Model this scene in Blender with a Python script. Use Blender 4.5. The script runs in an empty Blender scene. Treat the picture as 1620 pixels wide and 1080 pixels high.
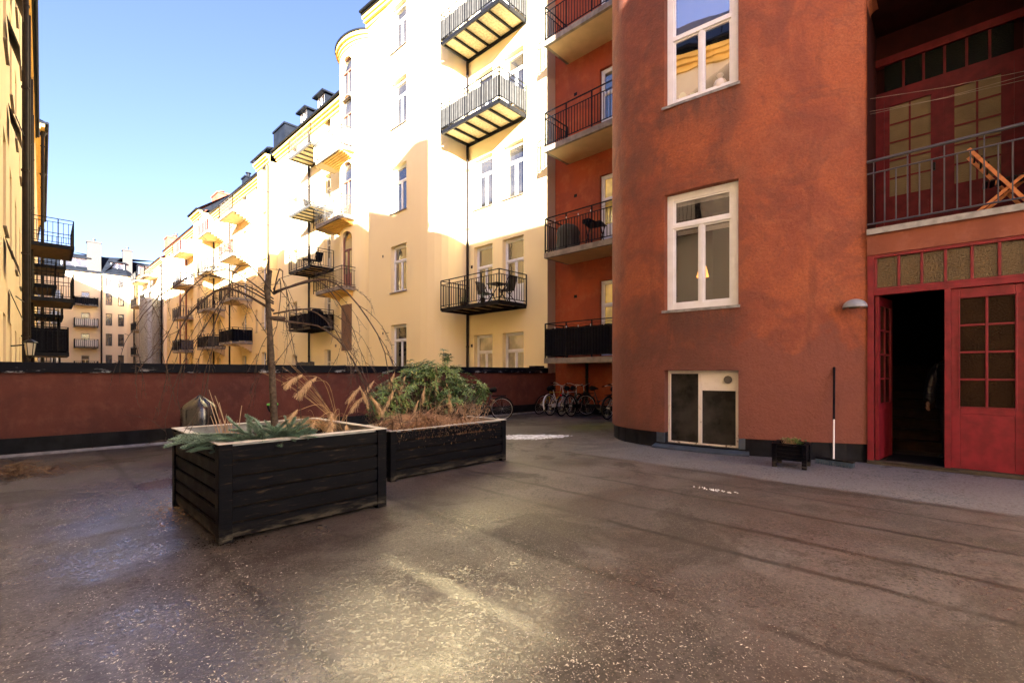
import bpy, math, random
from mathutils import Vector, Matrix, noise as mnoise
random.seed(7)
sc = bpy.context.scene
R = math.radians

# ------------------------------------------------------------------ camera
A = R(46.55)
cam = bpy.data.cameras.new('camera'); co = bpy.data.objects.new('camera', cam)
sc.collection.objects.link(co); sc.camera = co
co.location = (0, 0, 1.35)
co.rotation_euler = (R(90), 0, -A)
cam.sensor_width = 36; cam.lens = 739 / 1620 * 36
cam.shift_y = 50 / 1620
cam.clip_start = 0.05; cam.clip_end = 2000

# ------------------------------------------------------------------ light
SUN_EL = R(15.5)
SUN_D = Vector((1.44, 1.80, 0)).normalized()          # the way the light travels over the ground
w = bpy.data.worlds.new('World'); sc.world = w; w.use_nodes = True
nt = w.node_tree; bg = nt.nodes['Background']
sky = nt.nodes.new('ShaderNodeTexSky'); sky.sky_type = 'NISHITA'; sky.sun_disc = False
sky.sun_elevation = SUN_EL
sky.sun_rotation = math.atan2(-SUN_D.x, -SUN_D.y)
sky.air_density = 1.0; sky.dust_density = 2.0; sky.ozone_density = 4.0; sky.altitude = 30
tint = nt.nodes.new('ShaderNodeMix'); tint.data_type = 'RGBA'; tint.blend_type = 'MULTIPLY'; tint.inputs[0].default_value = 1
tint.inputs[7].default_value = (.90, .70, .775, 1)
nt.links.new(sky.outputs[0], tint.inputs[6]); nt.links.new(tint.outputs[2], bg.inputs[0]); bg.inputs[1].default_value = 0.055
sl = bpy.data.lights.new('sun', 'SUN'); so = bpy.data.objects.new('sun', sl); sc.collection.objects.link(so)
sl.energy = 4.6; sl.angle = R(0.6); sl.color = (1.0, 0.975, 0.91)
dv = Vector((SUN_D.x * math.cos(SUN_EL), SUN_D.y * math.cos(SUN_EL), -math.sin(SUN_EL)))
so.rotation_euler = dv.to_track_quat('-Z', 'Y').to_euler()
so.location = (-20, -20, 30)
sc.view_settings.view_transform = 'Standard'; sc.view_settings.look = 'None'
sc.view_settings.exposure = 3.5; sc.view_settings.gamma = 1
sc.cycles.max_bounces = 8; sc.cycles.diffuse_bounces = 5; sc.cycles.transparent_max_bounces = 12
sc.cycles.caustics_reflective = False; sc.cycles.caustics_refractive = False
sc.cycles.sample_clamp_indirect = 6

# ------------------------------------------------------------------ mesh helpers
class MB:
    def __init__(s): s.v = []; s.f = []; s.m = []; s.mi = 0
    def face(s, pts):
        n = len(s.v); s.v += [tuple(p) for p in pts]; s.f.append(tuple(range(n, n + len(pts)))); s.m.append(s.mi)
    def hexa(s, P):            # 8 corners, bottom ring then top ring
        n = len(s.v); s.v += [tuple(p) for p in P]
        for q in ((3, 2, 1, 0), (4, 5, 6, 7), (0, 1, 5, 4), (1, 2, 6, 5), (2, 3, 7, 6), (3, 0, 4, 7)):
            s.f.append(tuple(n + i for i in q)); s.m.append(s.mi)
    def box(s, x0, x1, y0, y1, z0, z1):
        s.hexa([(x0, y0, z0), (x1, y0, z0), (x1, y1, z0), (x0, y1, z0), (x0, y0, z1), (x1, y0, z1), (x1, y1, z1), (x0, y1, z1)])
    def mbox(s, pos, s0, s1, d0, d1, z0, z1, n=1):   # box in wall coordinates
        for i in range(n):
            a = s0 + (s1 - s0) * i / n; b = s0 + (s1 - s0) * (i + 1) / n
            q = [pos(a, d0), pos(b, d0), pos(b, d1), pos(a, d1)]
            s.hexa([(p[0], p[1], z0) for p in q] + [(p[0], p[1], z1) for p in q])
    def bar(s, p, q, t, t2=None):
        p = Vector(p); q = Vector(q); d = (q - p)
        if d.length < 1e-6: return
        d.normalize(); u = Vector((0, 0, 1)) if abs(d.z) < .9 else Vector((1, 0, 0))
        a = d.cross(u).normalized() * t / 2; b = a.normalized().cross(d).normalized() * (t2 or t) / 2
        s.hexa([p - a - b, p + a - b, p + a + b, p - a + b, q - a - b, q + a - b, q + a + b, q - a + b])
    def tube(s, pts, r, n=6, cap=True):
        pts = [Vector(p) for p in pts]; rs = r if isinstance(r, (list, tuple)) else [r] * len(pts)
        base = len(s.v); prev = None
        for i, p in enumerate(pts):
            d = (pts[min(i + 1, len(pts) - 1)] - pts[max(i - 1, 0)])
            d = d.normalized() if d.length > 1e-9 else Vector((0, 0, 1))
            if prev is None:
                u = Vector((0, 0, 1)) if abs(d.z) < .9 else Vector((1, 0, 0)); a = d.cross(u).normalized()
            else:
                a = prev - d * prev.dot(d); a = a.normalized() if a.length > 1e-6 else d.orthogonal().normalized()
            prev = a; b = d.cross(a)
            for k in range(n):
                t = 2 * math.pi * k / n; s.v.append(tuple(p + (a * math.cos(t) + b * math.sin(t)) * rs[i]))
        for i in range(len(pts) - 1):
            for k in range(n):
                k2 = (k + 1) % n
                s.f.append((base + i * n + k, base + i * n + k2, base + (i + 1) * n + k2, base + (i + 1) * n + k)); s.m.append(s.mi)
        if cap and n > 2:
            s.f.append(tuple(base + k for k in range(n))[::-1]); s.m.append(s.mi)
            s.f.append(tuple(base + (len(pts) - 1) * n + k for k in range(n))); s.m.append(s.mi)
    def lathe(s, prof, c=(0, 0, 0), n=20, sx=1, sy=1):
        base = len(s.v)
        for r, z in prof:
            for k in range(n):
                t = 2 * math.pi * k / n; s.v.append((c[0] + r * sx * math.cos(t), c[1] + r * sy * math.sin(t), c[2] + z))
        for i in range(len(prof) - 1):
            for k in range(n):
                k2 = (k + 1) % n
                s.f.append((base + i * n + k, base + i * n + k2, base + (i + 1) * n + k2, base + (i + 1) * n + k)); s.m.append(s.mi)
    def torus(s, c, R0, r, ax='y', n=32, m=6):
        base = len(s.v)
        for i in range(n):
            t = 2 * math.pi * i / n
            for j in range(m):
                p = 2 * math.pi * j / m; rr = R0 + r * math.cos(p)
                s.v.append((c[0] + rr * math.cos(t), c[1] + r * math.sin(p), c[2] + rr * math.sin(t)))
        for i in range(n):
            for j in range(m):
                i2 = (i + 1) % n; j2 = (j + 1) % m
                s.f.append((base + i * m + j, base + i2 * m + j, base + i2 * m + j2, base + i * m + j2)); s.m.append(s.mi)
    def build(s, name, mat, parent=None, smooth=False, bevel=0):
        me = bpy.data.meshes.new(name); me.from_pydata(s.v, [], s.f)
        mats = mat if isinstance(mat, (list, tuple)) else [mat]
        for m in mats: me.materials.append(m)
        if len(mats) > 1: me.polygons.foreach_set('material_index', s.m)
        if smooth: me.polygons.foreach_set('use_smooth', [True] * len(me.polygons))
        me.update()
        o = bpy.data.objects.new(name, me); sc.collection.objects.link(o)
        if parent: o.parent = parent
        if bevel:
            b = o.modifiers.new('bevel', 'BEVEL'); b.width = bevel; b.segments = 2; b.limit_method = 'ANGLE'
        return o

def tag(o, label=None, cat=None, group=None, kind=None):
    if label: o['label'] = label
    if cat: o['category'] = cat
    if group: o['group'] = group
    if kind: o['kind'] = kind
    return o
def thing(name, label, cat, loc=(0, 0, 0), rz=0, group=None):
    o = bpy.data.objects.new(name, None); sc.collection.objects.link(o)
    o.location = loc; o.rotation_euler = (0, 0, rz); o.empty_display_size = .2
    return tag(o, label, cat, group)

# ------------------------------------------------------------------ material helpers
class NT:
    def __init__(s, name):
        s.m = bpy.data.materials.new(name); s.m.use_nodes = True; s.t = s.m.node_tree
        s.b = s.t.nodes['Principled BSDF']; s.out = s.t.nodes['Material Output']
        s.co = s.t.nodes.new('ShaderNodeTexCoord'); s.P = s.co.outputs['Object']
    def n(s, ty, **kw):
        x = s.t.nodes.new(ty)
        for k, v in kw.items(): setattr(x, k, v)
        return x
    def l(s, a, b): s.t.links.new(a, b)
    def setin(s, inp, v):
        if hasattr(v, 'node'): s.l(v, inp)
        else: inp.default_value = v
    def math(s, op, a, b=0, c=0, clamp=False):
        x = s.n('ShaderNodeMath', operation=op); x.use_clamp = clamp
        s.setin(x.inputs[0], a); s.setin(x.inputs[1], b)
        if op in ('MULTIPLY_ADD', 'SMOOTH_MIN', 'SMOOTH_MAX', 'COMPARE'): s.setin(x.inputs[2], c)
        return x.outputs[0]
    def mapr(s, v, a, b, c=0, d=1):
        x = s.n('ShaderNodeMapRange'); x.interpolation_type = 'SMOOTHSTEP'
        s.setin(x.inputs[0], v)
        for i, q in enumerate((a, b, c, d)): s.setin(x.inputs[i + 1], q)
        return x.outputs[0]
    def scale(s, vec, sc3, off=(0, 0, 0)):
        x = s.n('ShaderNodeMapping'); s.l(vec, x.inputs[0]); x.inputs['Scale'].default_value = sc3; x.inputs['Location'].default_value = off
        return x.outputs[0]
    def noise(s, sc_=5, det=4, rough=.55, vec=None, dist=0):
        x = s.n('ShaderNodeTexNoise'); s.l(vec or s.P, x.inputs['Vector'])
        x.inputs['Scale'].default_value = sc_; x.inputs['Detail'].default_value = det; x.inputs['Roughness'].default_value = rough
        x.inputs['Distortion'].default_value = dist
        return x.outputs['Fac']
    def voro(s, sc_=20, vec=None, feat='F1', rnd=1):
        x = s.n('ShaderNodeTexVoronoi', feature=feat); s.l(vec or s.P, x.inputs['Vector']); x.inputs['Scale'].default_value = sc_
        x.inputs['Randomness'].default_value = rnd
        return x.outputs['Distance']
    def mix(s, f, a, b, mode='MIX'):
        x = s.n('ShaderNodeMix', data_type='RGBA', blend_type=mode)
        s.setin(x.inputs[0], f)
        for i, v in ((6, a), (7, b)):
            if hasattr(v, 'node'): s.l(v, x.inputs[i])
            else: x.inputs[i].default_value = tuple(v) + (1,) if len(v) == 3 else v
        return x.outputs[2]
    def sep(s, vec=None):
        x = s.n('ShaderNodeSeparateXYZ'); s.l(vec or s.P, x.inputs[0]); return x.outputs
    def bump(s, h, st=.3, dist=.01, prev=None):
        x = s.n('ShaderNodeBump'); s.setin(x.inputs['Strength'], st); x.inputs['Distance'].default_value = dist
        s.l(h, x.inputs['Height'])
        if prev is not None: s.l(prev, x.inputs['Normal'])
        return x.outputs[0]
    def fin(s, col=None, rough=None, normal=None, **kw):
        if col is not None: s.setin(s.b.inputs['Base Color'], tuple(col) + (1,) if isinstance(col, tuple) and len(col) == 3 else col)
        if rough is not None: s.setin(s.b.inputs['Roughness'], rough)
        if normal is not None: s.l(normal, s.b.inputs['Normal'])
        for k, v in kw.items(): s.setin(s.b.inputs[k.replace('_', ' ')], v)
        return s.m

def plain(name, col, rough=.6, var=.15, ns=12, bump=0, bs=60, metallic=0, **kw):
    t = NT(name); n = t.noise(ns, 4)
    c = t.mix(t.mapr(n, .3, .7), tuple(x * (1 - var) for x in col), tuple(min(1, x * (1 + var)) for x in col))
    nm = t.bump(t.noise(bs, 3), bump, .004) if bump else None
    return t.fin(c, rough, nm, Metallic=metallic, **kw)

def stucco(name, col, dark, light=None, bs=70, bst=.5, big=.6):
    t = NT(name)
    a = t.mapr(t.noise(big, 5, .6, dist=.6), .35, .68); b = t.mapr(t.noise(big * 3.3, 5, .65), .45, .75)
    st = t.noise(1.0, 4, .6, vec=t.scale(t.P, (2.2, 2.2, .35)))
    c = t.mix(t.math('MULTIPLY', a, .7), col, dark)
    if light: c = t.mix(t.math('MULTIPLY', b, .55), c, light)
    c = t.mix(t.math('MULTIPLY', t.mapr(st, .5, .8), .35), c, dark)
    h = t.math('ADD', t.noise(bs, 5, .6), t.math('MULTIPLY', t.noise(7, 4), .9))
    return t.fin(c, .85, t.bump(h, bst, .012))

M = {}
# red render of the near building, with its repainted pinkish lower patch and grey damp under the sills
def red_wall():
    t = NT('red_render'); x, y, z = t.sep()
    big = t.mapr(t.noise(.75, 6, .62, dist=.9), .40, .62); mid = t.mapr(t.noise(2.3, 6, .65, dist=.5), .45, .72)
    c = t.mix(big, (.35, .104, .044), (.235, .070, .040))
    c = t.mix(t.math('MULTIPLY', mid, .5), c, (.36, .135, .065))
    fine = t.mapr(t.noise(26, 5, .7), .42, .66)
    c = t.mix(t.math('MULTIPLY', fine, .35), c, (.19, .05, .03))
    # the lower wall was painted over in a duller tone, up to an uneven edge
    wob = t.math('MULTIPLY_ADD', t.noise(1.6, 4, .6), 1.6, -.8)
    edge = t.math('ADD', z, wob)
    lowm = t.mapr(edge, 1.80, 1.98, 1, 0)
    mo = t.mapr(t.noise(1.3, 8, .72, vec=t.scale(t.P, (1, 1, 1.3), (7, 1, 3)), dist=.8), .50, .58)
    c = t.mix(t.math('MULTIPLY', mo, .40), c, (.15, .056, .040))
    c = t.mix(t.math('MULTIPLY', lowm, .85), c, (.195, .073, .052))
    # chipped spots low down
    v = t.voro(9, t.scale(t.P, (1, 1, 1.6))); chip = t.math('MULTIPLY', t.mapr(v, .05, .07, 1, 0), t.mapr(t.noise(1.5, 2), .56, .66))
    chip = t.math('MULTIPLY', chip, t.mapr(z, .2, 1.6, 1, 0))
    c = t.mix(chip, c, (.6, .42, .33))
    # grime beside and under the windows
    gy = t.math('MULTIPLY', t.mapr(y, 2.2, 2.9), t.mapr(y, 5.4, 4.4)); gn = t.mapr(t.noise(1.1, 6, .65, vec=t.scale(t.P, (1, 1, .8), (2, 5, 1)), dist=.4), .38, .62)
    c = t.mix(t.math('MULTIPLY', t.math('MULTIPLY', gy, gn), .66), c, (.105, .050, .040))
    for zz in (2.42, 6.06):
        us = t.math('MULTIPLY', t.mapr(z, zz - .75, zz - .05), t.mapr(z, zz + .03, zz)); uy = t.math('MULTIPLY', t.mapr(y, 2.35, 2.75), t.mapr(y, 4.1, 3.6))
        c = t.mix(t.math('MULTIPLY', t.math('MULTIPLY', us, uy), t.mapr(t.noise(3, 5, .7, vec=t.scale(t.P, (1, 2, .5))), .3, .6, .2, .75)), c, (.085, .048, .040))
    # run-off streaks
    stn = t.noise(1, 5, .6, vec=t.scale(t.P, (5, 5, .5)))
    c = t.mix(t.math('MULTIPLY', t.mapr(stn, .56, .75), .4), c, (.12, .045, .032))
    g1 = t.noise(110, 4, .65); g2 = t.noise(30, 5, .6); g3 = t.noise(4, 4)
    g4 = t.noise(11, 5, .7)
    h = t.math('ADD', t.math('MULTIPLY', g1, .5), t.math('ADD', t.math('MULTIPLY', g2, 1.3), t.math('ADD', t.math('MULTIPLY', g3, 2.6), t.math('MULTIPLY', g4, 1.5))))
    c = t.mix(t.math('MULTIPLY', t.mapr(g2, .38, .60, 1, 0), .22), c, (.13, .04, .025))
    c = t.mix(t.math('MULTIPLY', t.mapr(g1, .56, .72), .22), c, (.44, .17, .09))
    return t.fin(c, .85, t.bump(h, .62, .016))
M['red'] = red_wall()
M['red_orange'] = stucco('orange_red_render', (.36, .075, .028), (.20, .05, .03), (.42, .14, .06), 60, .5, .8)
M['brown_wall'] = stucco('brown_render', (.125, .040, .031), (.075, .028, .026), (.19, .075, .058), 40, .6, 1.4)
M['yellow'] = stucco('yellow_render', (.90, .77, .46), (.87, .73, .42), None, 40, .25, .25)
M['yellow_pale'] = stucco('pale_render', (.86, .72, .50), (.80, .65, .44), None, 30, .2, .2)
M['yellow_deep'] = stucco('ochre_render', (.87, .68, .34), (.83, .63, .30), None, 30, .2, .2)
M['yellow_left'] = stucco('left_render', (.84, .66, .39), (.78, .60, .34), None, 30, .25, .3)
M['beige_strip'] = stucco('beige_render', (.42, .33, .24), (.36, .28, .20), None, 40, .25, .5)
M['pink_brown'] = stucco('greyed_render', (.36, .25, .17), (.31, .21, .15), None, 40, .25, .5)
M['cornice'] = plain('cornice_plaster', (.80, .52, .15), .8, .08, 2)
M['brown_soffit'] = plain('brown_soffit', (.17, .10, .045), .7, .2, 5)
M['concrete'] = plain('concrete', (.24, .205, .165), .85, .25, 5, .3, 40)
M['soffit'] = plain('painted_soffit', (.60, .44, .24), .8, .06, 3)
M['osb'] = plain('board_soffit', (.50, .39, .22), .8, .25, 14)
M['steel'] = plain('dark_steel', (.009, .009, .011), .45, .2, 10)
M['steel_grey'] = plain('grey_steel', (.06, .055, .05), .5, .2, 10)
M['roof'] = plain('sheet_roof', (.009, .011, .016), .5, .25, 2)
M['roof_red'] = plain('red_roof', (.33, .075, .04), .7, .2, 4)
M['pipe'] = plain('downpipe_paint', (.020, .014, .011), .45, .2, 6)
M['pipe_light'] = plain('light_downpipe', (.42, .30, .17), .5, .1, 6)
M['white'] = plain('white_paint', (.76, .78, .82), .5, .05, 6)
M['cream'] = plain('cream_paint', (.66, .60, .46), .55, .08, 6)
M['pinkpaint'] = plain('pink_brown_paint', (.30, .12, .08), .6, .1, 6)
M['sill'] = plain('sill_sheet', (.13, .10, .08), .5, .2, 9)
M['zinc'] = plain('zinc', (.24, .25, .27), .4, .25, 9, metallic=.3)
M['plinth'] = plain('plinth_sheet', (.010, .011, .014), .5, .35, 5, .2, 30)
M['black_fabric'] = plain('black_fabric', (.007, .007, .011), .8, .3, 8)
M['grey_fabric'] = plain('grey_fabric', (.055, .052, .047), .85, .2, 5)
M['white_fabric'] = plain('white_fabric', (.75, .72, .66), .8, .05, 5)
M['pink_fabric'] = plain('pink_fabric', (.72, .30, .27), .8, .05, 5)
M['wood'] = plain('oiled_wood', (.50, .17, .045), .5, .25, 14)
M['wood_dark'] = plain('stair_wood', (.028, .015, .007), .6, .3, 9)
M['stone'] = plain('vestibule_stone', (.07, .06, .045), .6, .2, 9)
M['doorred'] = plain('red_gloss_paint', (.17, .012, .021), .38, .22, 7, .12, 25)
M['doorred_dark'] = plain('dark_red_paint', (.085, .007, .010), .45, .2, 7)
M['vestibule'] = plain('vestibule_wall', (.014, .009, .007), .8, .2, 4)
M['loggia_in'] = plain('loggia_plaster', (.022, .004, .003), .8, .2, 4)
M['slabface'] = stucco('terracotta_fascia', (.23, .075, .042), (.17, .055, .035), (.30, .12, .08), 30, .2, 1.5)
M['soil_dry'] = plain('dead_leaves', (.20, .125, .075), .85, .4, 9)
M['green'] = plain('green_plastic', (.10, .42, .04), .5, .1)
M['yellow_plastic'] = plain('yellow_plastic', (.75, .5, .03), .5, .1)
M['rubber'] = plain('tyre_rubber', (.007, .007, .008), .7, .2)
M['chrome'] = plain('bright_metal', (.55, .55, .56), .28, .1, metallic=.8)
M['redlens'] = plain('red_lens', (.6, .01, .015), .2, .1)

def glass_op(name, tint, refl_rough=.03, spec=.9, var=.5, ns=1.3):
    t = NT(name)
    n = t.mapr(t.noise(ns, 3), .35, .65)
    c = t.mix(n, tuple(x * (1 - var) for x in tint), tuple(x * (1 + var) for x in tint))
    h = t.noise(1.4, 2)
    m = t.fin(c, refl_rough, t.bump(h, .06, .05)); t.b.inputs['IOR'].default_value = 2.1; t.b.inputs['Specular IOR Level'].default_value = spec
    return m
def low_spec(v, *names):
    for n_ in names: M[n_].node_tree.nodes['Principled BSDF'].inputs['Specular IOR Level'].default_value = v
M['glass'] = glass_op('window_glass', (.045, .04, .035))
M['glass_far'] = glass_op('far_window_glass', (.10, .085, .07), .08)
M['glass_curtain'] = glass_op('curtained_glass', (.30, .26, .20), .05)
M['glass_yellow'] = glass_op('yellow_blind_glass', (.50, .38, .06), .06)
def glass_clear():
    t = NT('clear_glass'); g = t.n('ShaderNodeBsdfGlossy'); g.inputs['Roughness'].default_value = .015; g.inputs['Color'].default_value = (.9, .93, 1, 1)
    tr = t.n('ShaderNodeBsdfTransparent'); tr.inputs[0].default_value = (.62, .60, .58, 1)
    lw = t.n('ShaderNodeLayerWeight'); lw.inputs[0].default_value = .45
    f = t.math('ADD', t.math('MULTIPLY', lw.outputs['Fresnel'], .45), .08, clamp=True)
    nm = t.bump(t.noise(1.2, 2), .05, .05); t.l(nm, g.inputs['Normal']); t.l(nm, lw.inputs['Normal'])
    mx = t.n('ShaderNodeMixShader'); t.l(f, mx.inputs[0]); t.l(tr.outputs[0], mx.inputs[1]); t.l(g.outputs[0], mx.inputs[2]); t.l(mx.outputs[0], t.out.inputs[0])
    return t.m
M['glass_clear'] = glass_clear()
def glass_rippled(name, tint):
    t = NT(name); z = t.noise(3, 3); v = t.voro(55)
    c = t.mix(t.mapr(z, .3, .7), tint, tuple(x * .8 for x in tint))
    return t.fin(c, .22, t.bump(v, .5, .006))
M['glass_ripple'] = glass_rippled('rippled_glass', (.075, .046, .016))
M['glass_ripple_dark'] = glass_rippled('rippled_dark_glass', (.022, .012, .006))
M['glass_cream'] = glass_rippled('rippled_cream_glass', (.15, .115, .062))
M['glass_green'] = glass_rippled('rippled_green_glass', (.003, .005, .003))
def frosted():
    t = NT('frosted_pane'); n = t.noise(2.5, 5, .6)
    return t.fin(t.mix(t.mapr(n, .35, .7), (.016, .016, .015), (.048, .045, .040)), t.math('MULTIPLY_ADD', n, .3, .15))
M['frosted'] = frosted()

def wood_black():
    t = NT('black_stained_planks'); x, y, z = t.sep()
    g = t.noise(1, 6, .65, vec=t.scale(t.P, (3, 3, 70))); k = t.noise(6, 3)
    c = t.mix(t.mapr(g, .3, .75), (.0015, .0018, .0036), (.0046, .0050, .0085))
    # bleached, chipped streaks and a grey weathered foot
    ch = t.noise(1, 6, .7, vec=t.scale(t.P, (4.5, 4.5, 45), (3, 1, 7)))
    c = t.mix(t.math('MULTIPLY', t.mapr(ch, .57, .68), .6), c, (.085, .062, .044))
    foot = t.math('MULTIPLY', t.mapr(z, .03, .13, 1, 0), t.mapr(t.noise(5, 5, .7, vec=t.scale(t.P, (1, 1, 4))), .42, .6))
    c = t.mix(t.math('MULTIPLY', foot, .75), c, (.09, .08, .065))
    return t.fin(c, t.math('MULTIPLY_ADD', k, .3, .38), t.bump(g, .5, .004))
M['wood_black'] = wood_black()
def cap_metal():
    t = NT('painted_cap_sheet'); z = t.sep()[2]
    p = t.mapr(t.noise(2.2, 6, .7, vec=t.scale(t.P, (1, 1, 3))), .57, .62)
    lowb = t.mapr(z, 1.35, 1.47, 1, 0)
    f = t.math('MULTIPLY', p, lowb)
    c = t.mix(f, (.008, .009, .014), (.36, .38, .42))
    return t.fin(c, .42, t.bump(t.noise(6, 3), .2, .01))
M['cap'] = cap_metal()
low_spec(.05, 'wood_black', 'cap', 'frosted', 'glass_green', 'glass_ripple_dark', 'glass_cream')
M['rim'] = plain('weathered_pale_rim', (.50, .48, .47), .6, .2, 6, .2, 30)
M['soil'] = plain('soil', (.016, .011, .008), .95, .5, 20, .8, 40)
M['bark'] = plain('bark', (.075, .058, .048), .85, .35, 30, .5, 60)
M['twig'] = plain('twig_bark', (.075, .055, .048), .8, .3, 20)
M['grass_dry'] = plain('dry_grass', (.40, .25, .125), .75, .35, 9)
M['grass_brown'] = plain('brown_grass', (.42, .27, .17), .8, .4, 9)
M['plume'] = plain('grass_plume', (.70, .52, .32), .85, .15, 9)
M['stalk'] = plain('dead_stalk', (.38, .26, .17), .8, .2, 9)
M['juniper'] = plain('juniper_needles', (.22, .34, .27), .6, .4, 14)
def leafm(name, a, b, c3, rough=.32):
    t = NT(name); n = t.mapr(t.noise(3, 2), .4, .6); n2 = t.mapr(t.noise(30, 1), .60, .68)
    c = t.mix(n, a, b); c = t.mix(n2, c, c3)
    return t.fin(c, rough, Subsurface_Weight=0.0)
M['leaf'] = leafm('evergreen_leaf', (.06, .13, .045), (.13, .21, .06), (.34, .36, .11))
M['leaf_low'] = leafm('small_green_leaf', (.10, .20, .03), (.05, .12, .03), (.30, .10, .04), .5)
M['snow'] = plain('old_snow', (.62, .65, .70), .6, .35, 14, .6, 30)
M['lampgrey'] = plain('lamp_shade_enamel', (.26, .29, .33), .3, .08)
M['bristle'] = plain('blue_bristles', (.03, .07, .12), .6, .3)
M['skin'] = plain('skin', (.32, .18, .13), .6, .05)
M['puffer'] = plain('black_puffer', (.0025, .003, .005), .45, .2)
M['ceramic'] = plain('white_ceramic', (.7, .66, .62), .35, .05)

def ground_mat():
    t = NT('wet_asphalt'); x, y, z = t.sep()
    big = t.noise(.42, 6, .6, dist=.8); mid = t.noise(1.7, 6, .62, dist=.4); fine = t.noise(34, 5, .75); grit = t.noise(120, 3, .8); sp = t.voro(70); sp2 = t.voro(30)
    c = t.mix(t.mapr(big, .38, .62), (.062, .054, .057), (.120, .108, .114))
    c = t.mix(t.math('MULTIPLY', t.mapr(mid, .42, .66), .6), c, (.042, .032, .030))
    # damp: darker and shinier in broad patches, strongest in the low part of the yard
    near = t.mapr(t.math('ADD', x, t.math('MULTIPLY', y, .30)), 6.0, 3.0)
    wet = t.mapr(t.noise(.55, 5, .6, vec=t.scale(t.P, (1, 1, 1), (5.3, 1.7, 0)), dist=.5), .38, .58)
    wet = t.math('MULTIPLY', wet, t.math('MULTIPLY_ADD', near, .6, .4))
    blotch = t.mapr(t.noise(.75, 7, .68, vec=t.scale(t.P, (1, 1, 1), (1.1, 8.2, 0)), dist=.6), .50, .60)
    c = t.mix(t.math('MULTIPLY', blotch, .74), c, (.020, .015, .015))
    c = t.mix(t.math('MULTIPLY', wet, .30), c, (.045, .034, .031))
    # the paler grey strip along the door wall, with damp spots
    xw = t.math('ADD', x, t.math('MULTIPLY_ADD', t.noise(1.2, 4), .3, -.15))
    strip = t.math('MULTIPLY', t.mapr(xw, 6.45, 6.60), t.mapr(y, 5.6, 3.4))
    c = t.mix(t.math('MULTIPLY', strip, .85), c, (.140, .146, .176))
    spots = t.math('MULTIPLY', t.mapr(t.noise(3.2, 4, .6, vec=t.scale(t.P, (1.5, 1, 1))), .60, .64), t.mapr(x, 7.6, 8.3))
    c = t.mix(t.math('MULTIPLY', spots, .85), c, (.022, .018, .018))
    dots = t.mapr(t.voro(13), .09, .15, 1, 0)
    c = t.mix(t.math('MULTIPLY', t.math('MULTIPLY', dots, t.mapr(mid, .40, .55)), t.math('MULTIPLY', strip, .8)), c, (.03, .026, .028))
    # aggregate: dark pits and pale grains, changing in density from place to place
    m1 = t.mapr(t.noise(1.1, 4, .6, vec=t.scale(t.P, (1, 1, 1), (9, 2, 4))), .36, .60)
    pit = t.math('MULTIPLY', t.mapr(sp2, .32, .42, 1, 0), t.mapr(t.noise(12, 3), .42, .50))
    c = t.mix(t.math('MULTIPLY', t.math('MULTIPLY', pit, m1), .85), c, (.016, .012, .012))
    c = t.mix(t.math('MULTIPLY', t.mapr(fine, .50, .62), .5), c, (.030, .023, .022))
    c = t.mix(t.math('MULTIPLY', t.mapr(sp, .26, .36, 1, 0), t.mapr(grit, .46, .58, 0, .8)), c, (.26, .225, .20))
    # moss near the bay corner
    mx = t.math('SUBTRACT', x, 10.0); my = t.math('SUBTRACT', y, 6.6)
    dd = t.math('SQRT', t.math('ADD', t.math('MULTIPLY', mx, mx), t.math('MULTIPLY', t.math('MULTIPLY', my, my), 3.0)))
    moss = t.math('MULTIPLY', t.mapr(t.math('ADD', dd, t.math('MULTIPLY', mid, 1.5)), 1.3, 2.3, 1, 0), .75)
    c = t.mix(moss, c, (.075, .088, .022))
    # seams between the felt sheets
    wob = t.math('MULTIPLY_ADD', t.noise(.8, 5, .65), .24, -.12)
    xs = t.math('ADD', x, wob); seam = None
    for q, wd in ((.97, .05), (2.72, .055), (3.70, .05), (4.32, .055), (5.12, .045), (5.85, .03), (6.42, .035), (-.1, .04)):
        dq = t.math('ADD', t.math('ABSOLUTE', t.math('SUBTRACT', xs, q)), t.math('MULTIPLY_ADD', fine, .05, -.025)); mq = t.mapr(dq, wd * .30, wd * 1.1, 1, 0)
        seam = mq if seam is None else t.math('MAXIMUM', seam, mq)
    seam = t.math('MULTIPLY', seam, t.mapr(t.noise(.7, 3), .36, .50, .35, 1))
    c = t.mix(t.math('MULTIPLY', seam, .80), c, (.016, .012, .012))
    # water: broad damp film, plus small wet flakes whose density drifts
    fln = t.noise(24, 4, .65, dist=2.2); zone = t.mapr(t.noise(.9, 5, .65, vec=t.scale(t.P, (1, 1, 1), (4, 7, 2))), .42, .56)
    flake = t.math('MULTIPLY', t.mapr(fln, .53, .57), t.math('MULTIPLY', zone, near))
    film = t.math('MULTIPLY', t.mapr(t.noise(.7, 4, .55, vec=t.scale(t.P, (1, 1, 1), (1.3, 3.7, 6))), .54, .66), near)
    c = t.mix(t.math('MULTIPLY', flake, .55), c, (.15, .135, .13))  # flakes also coloured paler, a glint put into the base colour
    ro = t.math('SUBTRACT', .56, t.math('MULTIPLY', wet, .20))
    ro = t.math('SUBTRACT', ro, t.math('MULTIPLY', flake, .26)); ro = t.math('SUBTRACT', ro, t.math('MULTIPLY', film, .16))
    ro = t.math('ADD', ro, t.math('MULTIPLY', strip, .12)); ro = t.math('ADD', ro, t.math('MULTIPLY', blotch, .12))
    wseam = t.mapr(t.math('ABSOLUTE', t.math('SUBTRACT', xs, 1.86)), .01, .11, .65, 0); ro = t.math('SUBTRACT', ro, t.math('MULTIPLY', wseam, .22))
    ro = t.math('ADD', ro, t.math('MULTIPLY_ADD', fine, .3, -.15), clamp=True)
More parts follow.
